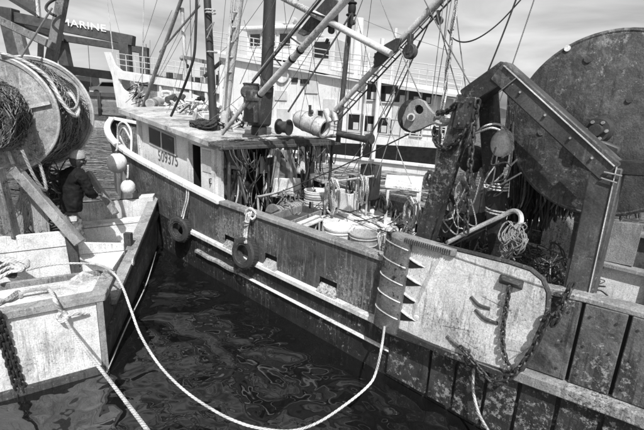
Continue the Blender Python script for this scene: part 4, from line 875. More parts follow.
q2 = V((q.x, q.y, .85)); bx = thing('basket_stand', q2, 'low wooden block under the stack of white fish baskets', 'stand'); part('block', 'wood_brown', bx, ('box', q2+Z*.05, (.4, .4, .10), (EU, EV, Z)), bevel=.01)
# hatch box with pale lid
hb_ = thing('hatch_box', B(.55, 2.1, .85), 'broad white lidded hatch box in the middle of the trawler deck', 'hatch')
part('box', 'white_worn', hb_, ('box8', [B(-.25, 1.55, .86), B(1.35, 1.55, .86), B(1.35, 3.0, .86), B(-.25, 3.0, .86), B(-.25, 1.55, 1.26), B(1.35, 1.55, 1.26), B(1.35, 3.0, 1.26), B(-.25, 3.0, 1.26)]), bevel=.01)
part('lid', 'white_paint', hb_, ('prism', [at_z(x, y, 1.27) for x, y in [(334, 213), (352, 205), (393, 213), (388, 231), (381, 233)]], Z*.07), bevel=.012)
part('lashing', 'rope_dark', hb_, ('tube', [at_z(357, 222, 1.35), at_z(390, 214, 1.35)], .008, 5), ('tube', [at_z(345, 210, 1.35), at_z(383, 228, 1.35)], .008, 5))
# white table-like locker at the far bulwark
tb = thing('deck_table', B(-.35, 2.6, .85), 'white-topped table with pale legs by the far bulwark', 'table')
part('table_top', 'white_paint', tb, ('prism', [at_z(x, y, 2.02) for x, y in [(384.5, 188), (386, 177.5), (423, 180), (420.5, 192.5)]], Z*.07), bevel=.012)
for x, y in ((388, 190), (418, 193), (388, 180), (421, 182)):
    a = at_z(x, y, 2.0); part('leg', 'white_worn', tb, ('beam', V((a.x, a.y, .86)), a, .05, .05), smooth=False)
# long dark tray
ty = thing('fish_tray', B(1.0, .85, .85), 'long dark fish tray with raised sides beside the winch', 'tray')
P4 = [at_z(x, y, 1.42) for x, y in [(270, 217), (290, 223.5), (321, 212), (302, 207)]]
part('tray_floor', 'wood_dark', ty, ('prism', [p-Z*.12 for p in P4], Z*.03), smooth=False)
for i in range(4): part('tray_side', 'wood_grey' if i in (1, 3) else 'wood_dark', ty, ('beam', P4[i]-Z*.04, P4[(i+1) % 4]-Z*.04, .03, .16), smooth=False)
for k in range(4): part('support', 'wood_dark', ty, ('beam', V((P4[k].x, P4[k].y, .86)), P4[k]-Z*.12, .06, .06), smooth=False)
for k, (dx, lab) in enumerate([(0, 'pale folded board leaning on the bulwark, nearest the fish tray'), (9, 'pale folded board leaning on the bulwark beside the lidded bucket')]):
    a, b = at_z(296+dx*.45, 225+dx*.35, 1.46), at_z(318+dx*.4, 216+dx*.35, 1.46); mb = MB().beam(a, b, .10, .03); o = mb.build('board', 'white_worn', bevel=.005); tag(o, lab, 'board', 'boards along the bulwark')
    for e in (a, b): MB().beam(V((e.x, e.y, .86)), e-Z*.02, .04, .04).build('support', 'wood_dark', o, False)
# liferaft canister, spool
lc = on_v(298, 118, 2.0); ld = on_v(325, 129, 2.1)
can = thing('canister', lc, 'big pale round canister lying on the wheelhouse canopy, dark open end right', 'canister')
ax = (ld-lc); part('shell', 'raft_shell', can, ('lathe', lc, ax, [(.02, -.06), (.14, -.03), (.19, .04), (.205, .2), (.20, ax.length-.03), (.19, ax.length), (.15, ax.length), (.14, ax.length-.2)], 28))
part('mouth', 'black', can, ('cyl', ld-ax.normalized()*.12, ld-ax.normalized()*.1, .142, None, 20))
for f in (.3, .72): part('strap', 'grey_paint', can, ('torus', lc.lerp(ld, f), ax, .207, .008, 28, 6))
sp = on_v(283, 127, 1.75); spt = thing('spool', sp-Z*.15, 'small dark round spool on the canopy left of the canister', 'spool')
part('drum', 'rope_dark', spt, ('cyl', sp-EU*.12+EV*.05, sp+EU*.12, .12, None, 20)); part('flange', 'steel_dark', spt, ('cyl', sp-EU*.14+EV*.06, sp-EU*.11+EV*.05, .165, None, 24)); part('flange', 'steel_dark', spt, ('cyl', sp+EU*.11, sp+EU*.14-EV*.01, .165, None, 24))
# hanging cloth: pleated oilskin with paler hem
def drape(x0, x1, y0, y1, u, m, name, label, cat, flare=.25, seed=0):
    mb = MB(); nx, ny = 26, 10; vs = []
    for j in range(ny+1):
        for i in range(nx+1):
            f, g = i/nx, j/ny; w = 1+flare*(g-.5)
            x = (x0+x1)/2+(x1-x0)*(f-.5)*w; y = y0+(y1-y0)*g + 2*math.sin(f*7+seed)*g
            p = on_u(x, y, u); vs.append(p - EU*(.05*math.sin(f*26+seed+g*2)*(.3+g) + .03*math.sin(f*11+seed)))
    mb.add(vs, [(j*(nx+1)+i, j*(nx+1)+i+1, (j+1)*(nx+1)+i+1, (j+1)*(nx+1)+i) for j in range(ny) for i in range(nx)])
    o = mb.build(name, m); s = o.modifiers.new('thick', 'SOLIDIFY'); s.thickness = .012; tag(o, label, cat); return o
drape(272, 296, 150, 187, 2.33, 'cloth_dark', 'oilskin', 'streaky oilskin smock hanging under the canopy edge', 'smock', .5)
drape(272, 301, 178, 196, 2.28, 'cloth_light', 'apron', 'pale apron hanging under the smock above the winch', 'apron', .2, 2)
drape(297, 305, 146, 172, 2.40, 'cloth_light', 'towel', 'narrow pale towel hanging right of the smock', 'towel', .1, 1)
drape(270, 284, 148, 158, 2.42, 'cloth_light', 'cloth', 'small pale cloth bunched at the canopy edge, left of the smock', 'cloth', .3, 3)
gloves = thing('glove', on_u(300, 158, 2.36), 'dark glove pegged under the canopy edge', 'glove')
part('palm', 'rubber', gloves, ('sphere', on_u(300, 152, 2.36), .05, Z, 1.5))
for i in range(4): part('finger', 'rubber', gloves, ('tube', [on_u(298.4+i*1.1, 154, 2.36), on_u(298+i*1.3, 160, 2.35)], [.013, .009], 6))
part('finger', 'rubber', gloves, ('tube', [on_u(302, 151, 2.36), on_u(304, 155, 2.35)], [.013, .009], 6))
# coils and hanks of rope
def hank(x, y, v, R, ell, label, m='rope_light', turns=5, ax=None, r=.016, th=.12):
    o = coil(MB(), on_v(x, y, v), ax or (EV-EU*.4), R, r, turns, th, 20, ell).build('rope_coil', m); tag(o, label, 'rope coil', 'coiled ropes on the trawler'); return o
hank(333, 197, 1.9, .17, 2.0, 'tall pale rope coil hung right of the basket stack', 'rope_light', 7)
hank(362, 190, 2.3, .14, 1.9, 'pale rope hank on the hatch gear, left of the table', 'rope_light', 5)
hank(352, 186, 2.5, .12, 1.6, 'dark rope hank behind the hatch box', 'rope_dark', 4)
hank(412, 213, 1.3, .13, 1.7, 'pale rope coil beside the left gallows leg foot', 'rope_light', 6)
hank(456, 192, .9, .13, 1.3, 'thick pale rope coil hanging between the gallows legs', 'rope_light', 8, r=.024)
hank(432, 180, .9, .09, 1.3, 'netted rope bundle left of the dark gallows leg', 'rope_grey', 6)
hank(416, 228, .7, .12, .7, 'grey rope coil lying behind the trawl door top', 'rope_grey', 5, ax=Z)
hank(310, 205, 1.0, .13, .8, 'dark hose coil on deck behind the fish tray', 'rope_dark', 4, ax=Z)
rk = thing('pipe_rack', on_v(350, 215, 2.0), 'thin pipe rack on deck carrying the hung rope coils', 'rack')
for a, b, va, vb in (((322, 183), (374, 176), 1.9, 2.4), ((326, 182), (324, 222), 1.92, 1.92), ((368, 177), (366, 214), 2.35, 2.35)): part('pipe', 'galv', rk, ('cyl', on_v(*a, va), on_v(*b, vb), .022, None, 8))
hank(478, 178, .75, .11, 1.5, 'slim pale rope coil hung on the inner gallows leg beside the long chain', 'rope_light', 5)
hank(447, 208, .8, .12, 1.3, 'dark rope coil behind the foot of the left gallows leg', 'rope_dark', 6)
hank(385, 205, 2.2, .12, 1.2, 'dark rope coil under the white table', 'rope_dark', 5)
# long pole laid across to the gallows
pl_ = MB().tube(spl([on_v(447, 243, .35), on_v(470, 231, .35), on_v(500, 217, .4), on_v(513, 211, .4), on_v(520, 214, .35), on_v(521, 222, .3), on_v(516, 228, .3)], 6), .027, 8).build('hooked_pipe', 'galv'); tag(pl_, 'pale bent pipe laid across the gallows leg above the trawl door', 'pipe')
mb = MB()
for k in range(15):
    c = on_v(513+random.uniform(-8, 9), 229+random.uniform(-7, 16), .3)
    coil(mb, c, jit(EV, .9), random.uniform(.03, .07), .006, 2, .05, 16, random.uniform(1, 2))
for k in range(12): mb.tube(spl([on_v(516+random.uniform(-6, 5), 228, .3), on_v(512+random.uniform(-12, 8), 238, .28), on_v(514+random.uniform(-14, 12), 246, .3), on_v(510+random.uniform(-12, 8), 254+random.uniform(-4, 8), .32)], 6), .008, 5)
tag(mb.build('rope_tangle', 'rope_grey'), 'tangle of pale rope hanging from the bent pipe end', 'rope')
# float with rope tie
fl = thing('float', on_v(498, 158, .9), 'round white float roped behind the inner gallows leg', 'float')
part('ball', 'buoy', fl, ('sphere', on_v(502, 143, .48), .12, Z, 1.3)); part('collar', 'rubber', fl, ('cyl', on_v(501, 158, .48), on_v(501, 162, .48), .05, .04, 12))
mb = MB()
mb.tube(spl([on_v(476, 132, .4), on_v(485, 126, .25), on_v(497, 124, .3), on_v(507, 130, .4), on_v(513, 145, .4), on_v(511, 152, .4), on_v(503, 157, .45), on_v(498, 165, .5)], 7), .012, 6)
mb.tube(spl([on_v(474, 134, .3), on_v(490, 128, .2), on_v(500, 130, .25)], 7), .011, 6)
tag(mb.build('rope', 'rope_light'), 'pale rope tied round the gallows leg and looping over the float', 'rope')
bf = thing('float', on_v(472, 168, .7), 'dark round float wedged between the gallows legs', 'float'); part('ball', 'rubber', bf, ('sphere', on_v(472, 159, .7), .17, EU)); part('eye', 'galv', bf, ('torus', on_v(464, 153, .6), EV, .03, .01, 12, 5))
mb = MB(); mb.tube([on_v(495, 190, .55)+EU*.13*math.cos(a)+EV*.13*math.sin(a)+Z*(.008*a/1.5) for a in [k*.35 for k in range(50)]], .010, 6)
tag(mb.build('rope', 'rope_light'), 'pale rope wound round the inner gallows leg, upper wrapping below the float', 'rope')
mb = MB(); mb.tube([on_v(497, 214, .6)+EU*.13*math.cos(a)+EV*.13*math.sin(a)+Z*(.008*a/1.5) for a in [k*.35 for k in range(36)]], .010, 6)
tag(mb.build('rope', 'rope_light'), 'pale rope wound round the inner gallows leg, lower wrapping by the bent pipe', 'rope')
# boxes and floats on the deck behind the gallows
for i, (x, y, v, sz, m_, lab) in enumerate([(470, 200, 1.6, (.5, .4, .35), 'plastic_grey', 'grey crate on deck seen between the gallows legs'), (345, 200, 2.4, (.5, .3, .35), 'white_worn', 'pale crate behind the tall rope coil'), (370, 182, 2.8, (.3, .3, .7), 'steel_dark', 'dark steel bin left of the white table'), (455, 222, 1.3, (.6, .5, .35), 'wood_dark', 'dark wooden crate on deck below the thick coil')]):
    c = on_v(x, y, v); ct = thing('crate', c-Z*sz[2]/2, lab, 'crate', 'crates on the trawler deck')
    X, Y_, h_ = sz
    part('floor', m_, ct, ('box', c-Z*h_*.45, (X, Y_, .03), (EU, EV, Z)))
    for s in (-1, 1):
        part('side', m_, ct, ('box', c+EU*s*(X/2), (.03, Y_, h_), (EU, EV, Z)), bevel=.006); part('side', m_, ct, ('box', c+EV*s*(Y_/2), (X-.032, .03, h_), (EU, EV, Z)), bevel=.006)
    part('rim', m_, ct, ('tube', [c+EU*a*X/2+EV*b*Y_/2+Z*h_/2 for a, b in ((-1, -1), (1, -1), (1, 1), (-1, 1))], .018, 6, True))
    lo = c.z-h_/2
    if lo > .9:
        for a in (-1, 1):
            for b in (-1, 1): e = c+EU*a*X*.4+EV*b*Y_*.4; part('leg', 'steel_dark', ct, ('beam', V((e.x, e.y, .85)), V((e.x, e.y, lo+.02)), .04, .04), smooth=False)
# mixed small deck gear: floats strung on the deck
mb = MB()
for k in range(300):
    v = random.uniform(1.7, 3.0); u = random.choice([random.uniform(-2.4, -.2), random.uniform(1.2, 2.4), random.uniform(-2.3, 2.4)]); c = B(u, v, random.uniform(.9, 1.25 if -.3 < u < 1.4 else 1.6)); 
    mb.tube(spl([jit(c, .20) for _ in range(5)], 4), random.uniform(.006, .014), 5)
tag(mb.build('net_heap', 'net_dark'), 'low tangled heap of dark netting spread over the trawler deck', 'net', kind='stuff')
mb = MB()
for k in range(210):
    u, v = random.uniform(-3.5, -1.9), random.uniform(.7, 2.7); c = B(u, v, random.uniform(.95, 1.75-.25*abs(v-1.5)))
    mb.tube(spl([jit(c, .16) for _ in range(5)], 4), random.uniform(.006, .015), 5)
tag(mb.build('net_heap', 'net_dark'), 'dark heap of netting on the after deck behind the trawl door', 'net', kind='stuff')
mb = MB()
for k in range(70):
    u, v = random.choice([(random.uniform(-3.3, -2.0), random.uniform(.6, 2.2)), (random.uniform(1.2, 2.3), random.uniform(1.2, 3.0)), (random.uniform(-2.0, -.6), random.uniform(2.0, 3.0))]); c = B(u, v, random.uniform(1.1, 1.7))
    mb.tube(spl([jit(c, .18) for _ in range(6)], 5), random.uniform(.007, .012), 5)
tag(mb.build('rope_litter', 'rope_grey'), 'loose pale rope ends strewn among the dark deck netting', 'rope', kind='stuff')
for k in range(14):
    u, v = random.choice([(random.uniform(-2.2, -.4), random.uniform(1.9, 2.9)), (random.uniform(1.3, 2.2), random.uniform(2.2, 3.0))]); c = B(u, v, random.uniform(1.2, 1.55))
    o = MB().sphere(c, .055, EU, 1.4, 12, 8).build('net_float', 'rubber' if k % 3 else 'plastic_grey'); tag(o, 'small %s net float lying in the tangled deck netting' % ('dark' if k % 3 else 'grey'), 'float', ('dark' if k % 3 else 'grey')+' floats in the deck netting')
# hanging net behind the gallows
for j, (m_, nn, lab, x0, x1, y1) in enumerate([('net_dark', 200, 'dark net bunch hanging below the net drum, left part', 514, 560, 232), ('net_light', 110, 'pale net strands hanging below the net drum among dark ones', 520, 596, 222), ('net_dark', 90, 'dark net bunch hanging below the net drum, behind the gallows post', 565, 644, 222)]):
    mb = MB()
    for k in range(nn):
        x = random.uniform(x0, x1); v = random.uniform(1.3, 2.0); l_ = random.uniform(.6, 1)
        mb.tube(spl([on_v(x+random.uniform(-4, 4), 120 if j == 0 else 165, v), on_v(x-3, 160, v), on_v(x-5+random.uniform(-4, 4), 165+(y1-165)*l_*.6, v), on_v(x-9+random.uniform(-6, 6), 165+(y1-165)*l_, v+random.uniform(-.1, .1))], 5), [random.uniform(.006, .016)]*15+[.003], 5)
    tag(mb.build('hanging_net', m_), lab, 'net', 'nets hung under the drum')
mb = MB()
for k in range(46):
    mb.tube(spl([on_v(505+random.uniform(-4, 5), 77, .5), on_v(513+random.uniform(-5, 4), 92+random.uniform(-4, 4), .55), on_v(510+random.uniform(-3, 5), 118, .6), on_v(504+random.uniform(-4, 4), 145+random.uniform(0, 25), .75)], 5), random.uniform(.006, .013), 5)
tag(mb.build('hanging_net', 'net_dark'), 'ragged dark netting hanging from the gallows peak', 'net')

fd = thing('dock_float', B(-.9, 7.5, 0), 'pale slatted dock float on the water seen between the hanging nets', 'dock')
for k in range(9):
    part('slat', 'white_worn', fd, ('box', B(-2.2+k*.32, 8.5, .42), (.26, 2.2, .05), (EU, EV, Z)), smooth=False)
part('frame', 'wood_grey', fd, ('box', B(-.9, 7.45, .25), (3.0, .08, .28), (EU, EV, Z)), smooth=False); part('frame', 'wood_grey', fd, ('box', B(-.9, 9.5, .25), (3.0, .08, .28), (EU, EV, Z)), smooth=False)
for k in range(4): part('float_drum', 'steel_dark', fd, ('cyl', B(-2.1+k*.8, 7.7, .12), B(-2.1+k*.8, 9.3, .12), .2, None, 14))

# ================================================================== BUOYS BY THE BOW
def buoy(c, r, label, rope_to):
    t = thing('buoy', c-Z*r, label, 'buoy', 'round white buoys near the trawler bow')
    part('ball', 'buoy', t, ('sphere', c, r, V((.2, 0, 1)), 1.08)); part('neck', 'rubber', t, ('cyl', c+Z*r*1.02, c+Z*(r*1.3), r*.25, r*.2, 12)); part('lanyard', 'rope_light', t, ('tube', sag(c+Z*r*1.3, rope_to, .05), .02, 6))
buoy(at_depth(117, 163, 9.6), .215, 'larger round white buoy hanging under the trawler bow', at_depth(118, 140, 10.2))
buoy(at_depth(128, 187, 9.2), .15, 'smaller white buoy hanging lower, by the workboat corner', at_depth(128, 165, 9.3))

# ================================================================== WORKBOAT (left foreground)
wb = thing('workboat', S(-1.2, 2.5, 0), 'white-decked workboat with a net reel, moored at left', 'workboat')
def gz_(t): return .58+.10*t+.003*t*t if t > .5 else 1.05
hl = MB(); ts = [0, .5, .52, 1.2, 2, 3, 4, 4.9]
vs = []
for t in ts:
    for z, o_ in ((-.4, -.06), (0.3, .0), (gz_(t), .0)): vs.append(S(0, t, z)+SN*o_)
hl.add(vs, [(i*3+k, (i+1)*3+k, (i+1)*3+k+1, i*3+k+1) for i in range(len(ts)-1) for k in range(2)])
hl.add([S(-3.6, 0, -.3), S(0, 0, -.3), S(0, 0, 1.0), S(-3.6, 0, 1.0)], [(0, 1, 2, 3)])
hl.add([S(-3.6, 4.9, -.3), S(0, 4.9, -.3), S(0, 4.9, 1.2), S(-3.6, 4.9, 1.2)], [(0, 1, 2, 3)])
hl.add([S(-3.6, 0, -.3), S(-3.6, 4.9, -.3), S(-3.6, 4.9, 1.2), S(-3.6, 0, 1.0)], [(0, 1, 2, 3)])
HL = hl.build('hull', 'grey_hull', wb)
fpn = part('end_panel', 'white_worn', HL, ('box8', [S(-3.4, 0, .10)+TN*.04, S(-.04, 0, .10)+TN*.04, S(-.04, 0, .10)+TN*.005, S(-3.4, 0, .10)+TN*.005, S(-3.4, 0, .98)+TN*.02, S(-.04, 0, .98)+TN*.02, S(-.04, 0, .98), S(-3.4, 0, .98)]), smooth=False)
part('corner_strip', 'grey_paint', HL, ('beam', S(0.0, 0, .0)+TN*.03, S(.0, 0, 1.0)+TN*.02, .07, .07, TA), smooth=False)
part('bottom_timber', 'wood_dark', HL, ('box8', [S(-3.4, 0, -.12)+TN*.09, S(.0, 0, -.12)+TN*.09, S(.0, 0, -.12), S(-3.4, 0, -.12), S(-3.4, 0, .10)+TN*.08, S(.0, 0, .10)+TN*.08, S(0, 0, .10), S(-3.4, 0, .10)]), bevel=.02)
part('cap_rail', 'cap_wood', HL, ('box8', [S(-3.5, -.07, .985), S(.09, -.07, .985), S(.09, .10, .985), S(-3.5, .10, .985), S(-3.5, -.07, 1.09), S(.09, -.07, 1.09), S(.09, .10, 1.09), S(-3.5, .10, 1.09)]), bevel=.012)
part('cap_rail', 'cap_wood', HL, ('box8', [S(-.10, .102, .985), S(.09, .102, .985), S(.09, .55, 1.03), S(-.10, .55, 1.03), S(-.10, .102, 1.09), S(.09, .102, 1.09), S(.09, .55, 1.14), S(-.10, .55, 1.14)]), bevel=.012)
part('fore_platform', 'white_worn', HL, ('box8', [S(-3.5, .10, .93), S(-.06, .10, .93), S(-.08, .62, .93), S(-3.5, .75, .93), S(-3.5, .10, 1.085), S(-.10, .10, 1.085), S(-.10, .6, 1.085), S(-3.5, .75, 1.085)]), bevel=.01)
part('coaming', 'wood_grey', HL, ('box8', [S(-3.5, 1.15, .62), S(-.12, 1.0, .62), S(-.12, 1.06, .62), S(-3.5, 1.21, .62), S(-3.5, 1.15, 1.05), S(-.12, 1.0, 1.0), S(-.12, 1.06, 1.0), S(-3.5, 1.21, 1.05)]), bevel=.008)
part('cleat_block', 'white_worn', HL, ('add', [S(-.50, .62, 1.086), S(-.30, .44, 1.086), S(-.22, .66, 1.086), S(-.34, .64, 1.17)], [(0, 1, 3), (1, 2, 3), (2, 0, 3), (0, 2, 1)]), smooth=False)
part('floor', 'white_worn', HL, ('box', S(-1.8, 2.9, .46), (3.5, 4.0, .04), (TA, SB, Z)), smooth=False)
part('inner_side', 'white_worn', HL, ('box8', [S(-.10, .6, .4), S(-.06, .6, .4), S(-.06, 4.85, .4), S(-.10, 4.85, .4), S(-.10, .6, gz_(.6)), S(-.06, .6, gz_(.6)), S(-.06, 4.85, gz_(4.85)), S(-.10, 4.85, gz_(4.85))]), smooth=False)
mb = MB()
for a, b in zip([.56, 1.4, 2.3, 3.2, 4.1], [1.4, 2.3, 3.2, 4.1, 4.95]):
    mb.box8([S(-.15, a, gz_(a)), S(.05, a, gz_(a)), S(.05, b, gz_(b)), S(-.15, b, gz_(b)), S(-.15, a, gz_(a)+.06), S(.05, a, gz_(a)+.06), S(.05, b, gz_(b)+.06), S(-.15, b, gz_(b)+.06)])
mb.build('gunwale', 'cap_wood', HL, False)
part('rub_strip', 'wood_dark', HL, ('beam', S(.03, .2, .42), S(.03, 4.9, .85), .05, .09), smooth=False)
part('side_timber', 'wood_dark', HL, ('beam', S(-.13, 2.4, .5), S(-.13, 2.4, 1.12), .10, .12), smooth=False)
# bulkhead of white boards
BK = part('bulkhead', 'white_worn', HL, ('box8', [S(-3.4, 2.0, .48), S(-.85, 2.0, .48), S(-.85, 2.06, .48), S(-3.4, 2.06, .48), S(-3.4, 2.0, 1.16), S(-.85, 2.0, 1.13), S(-.85, 2.06, 1.13), S(-3.4, 2.06, 1.16)]), smooth=False)
part('board', 'white_worn', BK, ('box8', [S(-3.4, 1.99, 1.17), S(-.92, 1.99, 1.145), S(-.92, 2.06, 1.145), S(-3.4, 2.06, 1.17), S(-3.4, 1.99, 1.43), S(-.92, 1.99, 1.38), S(-.92, 2.06, 1.38), S(-3.4, 2.06, 1.43)]), smooth=False, bevel=.006)
part('board', 'white_worn', BK, ('box8', [S(-.78, 2.0, .50), S(-.12, 2.0, .50), S(-.12, 2.05, .50), S(-.78, 2.05, .50), S(-.78, 2.0, .96), S(-.12, 2.0, .93), S(-.12, 2.05, .93), S(-.78, 2.05, .96)]), smooth=False, bevel=.006)
part('board', 'white_worn', BK, ('box8', [S(-.78, 1.99, .97), S(-.12, 1.99, .94), S(-.12, 2.05, .94), S(-.78, 2.05, .97), S(-.78, 1.99, 1.17), S(-.12, 1.99, 1.06), S(-.12, 2.05, 1.06), S(-.78, 2.05, 1.17)]), smooth=False, bevel=.006)
part('post', 'wood_dark', BK, ('beam', S(-.82, 1.93, .5), S(-.86, 1.93, 1.3), .06, .13, TA), smooth=False)
part('triangular_deck', 'white_worn', HL, ('prism', [S(-.78, 1.98, .9), S(-.14, 1.3, .88), S(-.12, 1.98, .9)], Z*.03), smooth=False)
part('bench', 'white_worn', HL, ('box', S(-.9, 4.2, .88), (1.4, .35, .05), (TA, SB, Z)), ('box', S(-.9, 4.05, .66), (1.3, .04, .36), (TA, SB, Z)), smooth=False, bevel=.006)
part('end_board', 'white_worn', HL, ('box', S(-1.3, 4.78, .95), (2.4, .05, .5), (TA, SB, Z)), smooth=False)
part('corner_board', 'white_worn', HL, ('box', S(-.18, 4.75, 1.05), (.3, .3, .46), (TA, SB, Z)), smooth=False, bevel=.01)
part('eye_ring', 'rope_light', HL, ('torus', on_plane(133, 262, S(.07, 0, 0), SN), SN, .05, .014))
# net reel on its stand
rl = part('net_reel', 'steel_dark', wb, ('cyl', V((-4.72, 5.6, 3.10)), V((-5.55, 8.3, 3.06)), .11, None, 16))
rax = (V((-5.55, 8.3, 3.06))-V((-4.72, 5.6, 3.10))).normalized(); rc = lambda k: V((-4.72, 5.6, 3.10))+rax*k
F1, F2 = .75, 2.5
flange_prof = lambda R: [(.1, 0), (R-.06, 0), (R-.05, -.02), (R, -.02), (R, .05), (R-.05, .05), (R-.06, .03), (.1, .03)]
part('flange', 'reel_grey', rl, ('lathe', rc(F1), rax, flange_prof(.86), 64, False, False)); part('flange', 'reel_grey', rl, ('lathe', rc(F2), rax, flange_prof(.98), 64, False, False))
part('flange_ring', 'galv', rl, ('torus', rc(F1), rax, .86, .025, 64, 8)); part('flange_ring', 'galv', rl, ('torus', rc(F2), rax, .98, .025, 64, 8))
for k in range(4):
    a = k*math.pi/2+.5; x = rax.orthogonal().normalized(); y = rax.cross(x); d = x*math.cos(a)+y*math.sin(a)
    part('spoke', 'galv', rl, ('beam', rc(F1)-rax*.03+d*.12, rc(F1)-rax*.03+d*.8, .05, .04, rax))
def wind(k0, k1, r0, r1, n, name, m, rad, seed, parent):
    random.seed(seed); mb = MB(); x = rax.orthogonal().normalized(); y = rax.cross(x)
    for i in range(n):
        kk = random.uniform(k0, k1); rr = random.uniform(r0, r1); a0 = random.uniform(0, 6.28); na = random.randint(8, 26); w = random.uniform(.05, .25); ph_ = random.uniform(0, 6)
        mb.tube([rc(min(k1, max(k0, kk+w*math.sin(q*.8+ph_))))+(x*math.cos(a0+q*.16)+y*math.sin(a0+q*.16))*(rr+.03*math.sin(q*1.1+ph_)) for q in range(na)], random.uniform(rad*.6, rad*1.3), 4)
    return mb.build(name, m, parent)
part('net_core', 'net_mass', rl, ('lathe', rc(F1+.05), rax, [(.6, 0), (.72, .3), (.78, .8), (.80, 1.3), (.78, 1.68)], 40))
wind(F1+.08, F2-.04, .74, .86, 420, 'wound_net', 'net_dark', .008, 3, rl); wind(F1+.08, F2-.04, .76, .88, 200, 'wound_net', 'net_light', .006, 4, rl)
part('net_core', 'net_mass', rl, ('lathe', rc(.08), rax, [(.36, 0), (.40, .15), (.42, .5), (.38, .65)], 32)); wind(.02, F1-.04, .38, .50, 420, 'wound_net', 'net_dark', .008, 5, rl); wind(.02, F1-.04, .40, .51, 130, 'wound_net', 'net_light', .006, 6, rl)
def mesh_net(k0, k1, rad, da, name, m, r, seed):
    random.seed(seed); mb = MB(); x = rax.orthogonal().normalized(); y = rax.cross(x); rows_ = int((k1-k0)/.055)
    for i in range(rows_):
        kk = k0+(i+.5)*.055; pts = []
        for q in range(int(6.2/da)):
            a = q*da; s_ = (1 if (q+i) % 2 else -1)*.026
            rr = rad+.03*math.sin(a*3+kk*5)+.02*math.sin(a*7-kk*9)+random.uniform(-.008, .008)
            pts.append(rc(kk+s_+.05*math.sin(a*2+kk*3))+(x*math.cos(a+.03*math.sin(kk*20))+y*math.sin(a+.03*math.sin(kk*20)))*rr)
        mb.tube(pts, r, 3, cap=False)
    mb.build(name, m, rl)
mesh_net(F1+.08, F2-.05, .865, .05, 'net_mesh', 'net_light', .0055, 8); mesh_net(.03, F1-.04, .515, .075, 'net_mesh', 'net_light', .0055, 9)
mb = MB(); random.seed(5)
x_ = rax.orthogonal().normalized(); y_ = rax.cross(x_)
for i in range(150):
    a = random.uniform(0, 6.28); r_ = random.uniform(.05, .46); p = rc(.03)+(x_*math.cos(a)+y_*math.sin(a))*r_
    mb.tube(spl([p, jit(p, .12), jit(p, .16), jit(p-Z*.1, .14)], 4), .006, 4)
mb.build('loose_net', 'net_dark', rl)
random.seed(21)
for i, (m_, r_, o1) in enumerate([('rope_light', .028, 0), ('rope_grey', .025, .06), ('rope_dark', .03, .12), ('rope_dark', .022, .2), ('rope_grey', .02, .16)]):
    part('hauling_line', m_, rl, ('tube', spl([at_depth(0, 53+i*2, 6.0+o1), at_depth(25, 62+i*3, 6.2+o1), at_depth(48, 78+i*3, 6.4+o1), at_depth(62-i, 102+i, 6.5+o1), at_depth(75, 116-i*2, 6.7+o1), at_depth(78, 106-i*4, 7.0+o1), at_depth(68, 92-i*3, 7.3+o1), at_depth(45, 76-i*2, 7.4)], 7), r_, 7))
part('hauling_line', 'rope_grey', rl, ('tube', spl([at_depth(22, 150, 5.9), at_depth(35, 178, 6.0), at_depth(46, 190, 6.2), at_depth(40, 165, 6.4), at_depth(29, 146, 6.2)], 7), .022, 6))
def wbeam(a, da, b, db, w, h, name='reel_stand', m='wood_brown'): return part(name, m, wb, ('beam', at_depth(*a, da), at_depth(*b, db), w, h, V((0, -1, .2))), bevel=.01)
wbeam((12, 166), 6.1, (80, 243), 6.35, .14, .13, m='grey_paint'); wbeam((-4, 168), 5.9, (14, 238), 6.2, .13, .15, m='wood_brown'); wbeam((88, 172), 8.3, (116, 214), 8.3, .10, .12, m='wood_grey')
wbeam((64, -8), 7.9, (49, 72), 8.0, .16, .16, 'gantry_post'); wbeam((-6, 17.5), 7.7, (53, 46), 7.7, .14, .15, 'gantry_beam'); wbeam((18, 30), 9.5, (31, 80), 9.5, .16, .18, 'gantry_post'); wbeam((41, 42), 9.3, (40, 70), 9.3, .09, .10, 'gantry_post')
part('gantry_hook', 'pole_dark', wb, ('tube', spl([at_depth(62, -4, 7.6), at_depth(50, 2, 7.6), at_depth(46, 8, 7.6), at_depth(50, 13, 7.6), at_depth(56, 16, 7.6)], 7), .025, 7))
part('gantry_line', 'wire', wb, ('tube', [at_depth(52, 8, 7.5), at_depth(18, 62, 7.2)], .018, 6))
# sign board corner at the gantry top
sb_ = thing('sign_board', at_depth(30, 8, 8), 'dark board with a pale raised border hanging at the top left corner', 'board')
pts4 = [at_depth(x, y, 8.0) for x, y in [(40, 17), (7, -3), (-2, -40), (36, -40)]]
part('face', 'steel_dark', sb_, ('prism', pts4, V((0, .04, 0))), smooth=False)
for i in range(4): part('border', 'pole_light' if i == 3 else 'steel_beam', sb_, ('beam', pts4[i]-V((0, .03, 0)), pts4[(i+1) % 4]-V((0, .03, 0)), .05, .06, V((0, 1, 0))), smooth=False)
# net and rope heap on the workboat floor
mb = MB()
for k in range(60):
    x = random.uniform(14, 46); mb.tube(spl([at_depth(26+random.uniform(-5, 5), 190+random.uniform(-3, 4), 6.6), at_depth(x, 212, 6.7), at_depth(x+random.uniform(-8, 8), 228+random.uniform(-3, 10), 6.7)], 5), random.uniform(.008, .018), 5)
tag(mb.build('net_hank', 'net_light'), 'hank of pale net rope hanging behind the white bulkhead', 'net')
mb = MB()
for k in range(90):
    c = at_depth(random.uniform(28, 66), random.uniform(165, 225), random.uniform(7.2, 8.0)); mb.tube(spl([jit(c, .2) for _ in range(5)], 3), random.uniform(.01, .02), 4)
tag(mb.build('net_heap', 'net_dark'), 'dark net heap under the reel, left of the man', 'net')

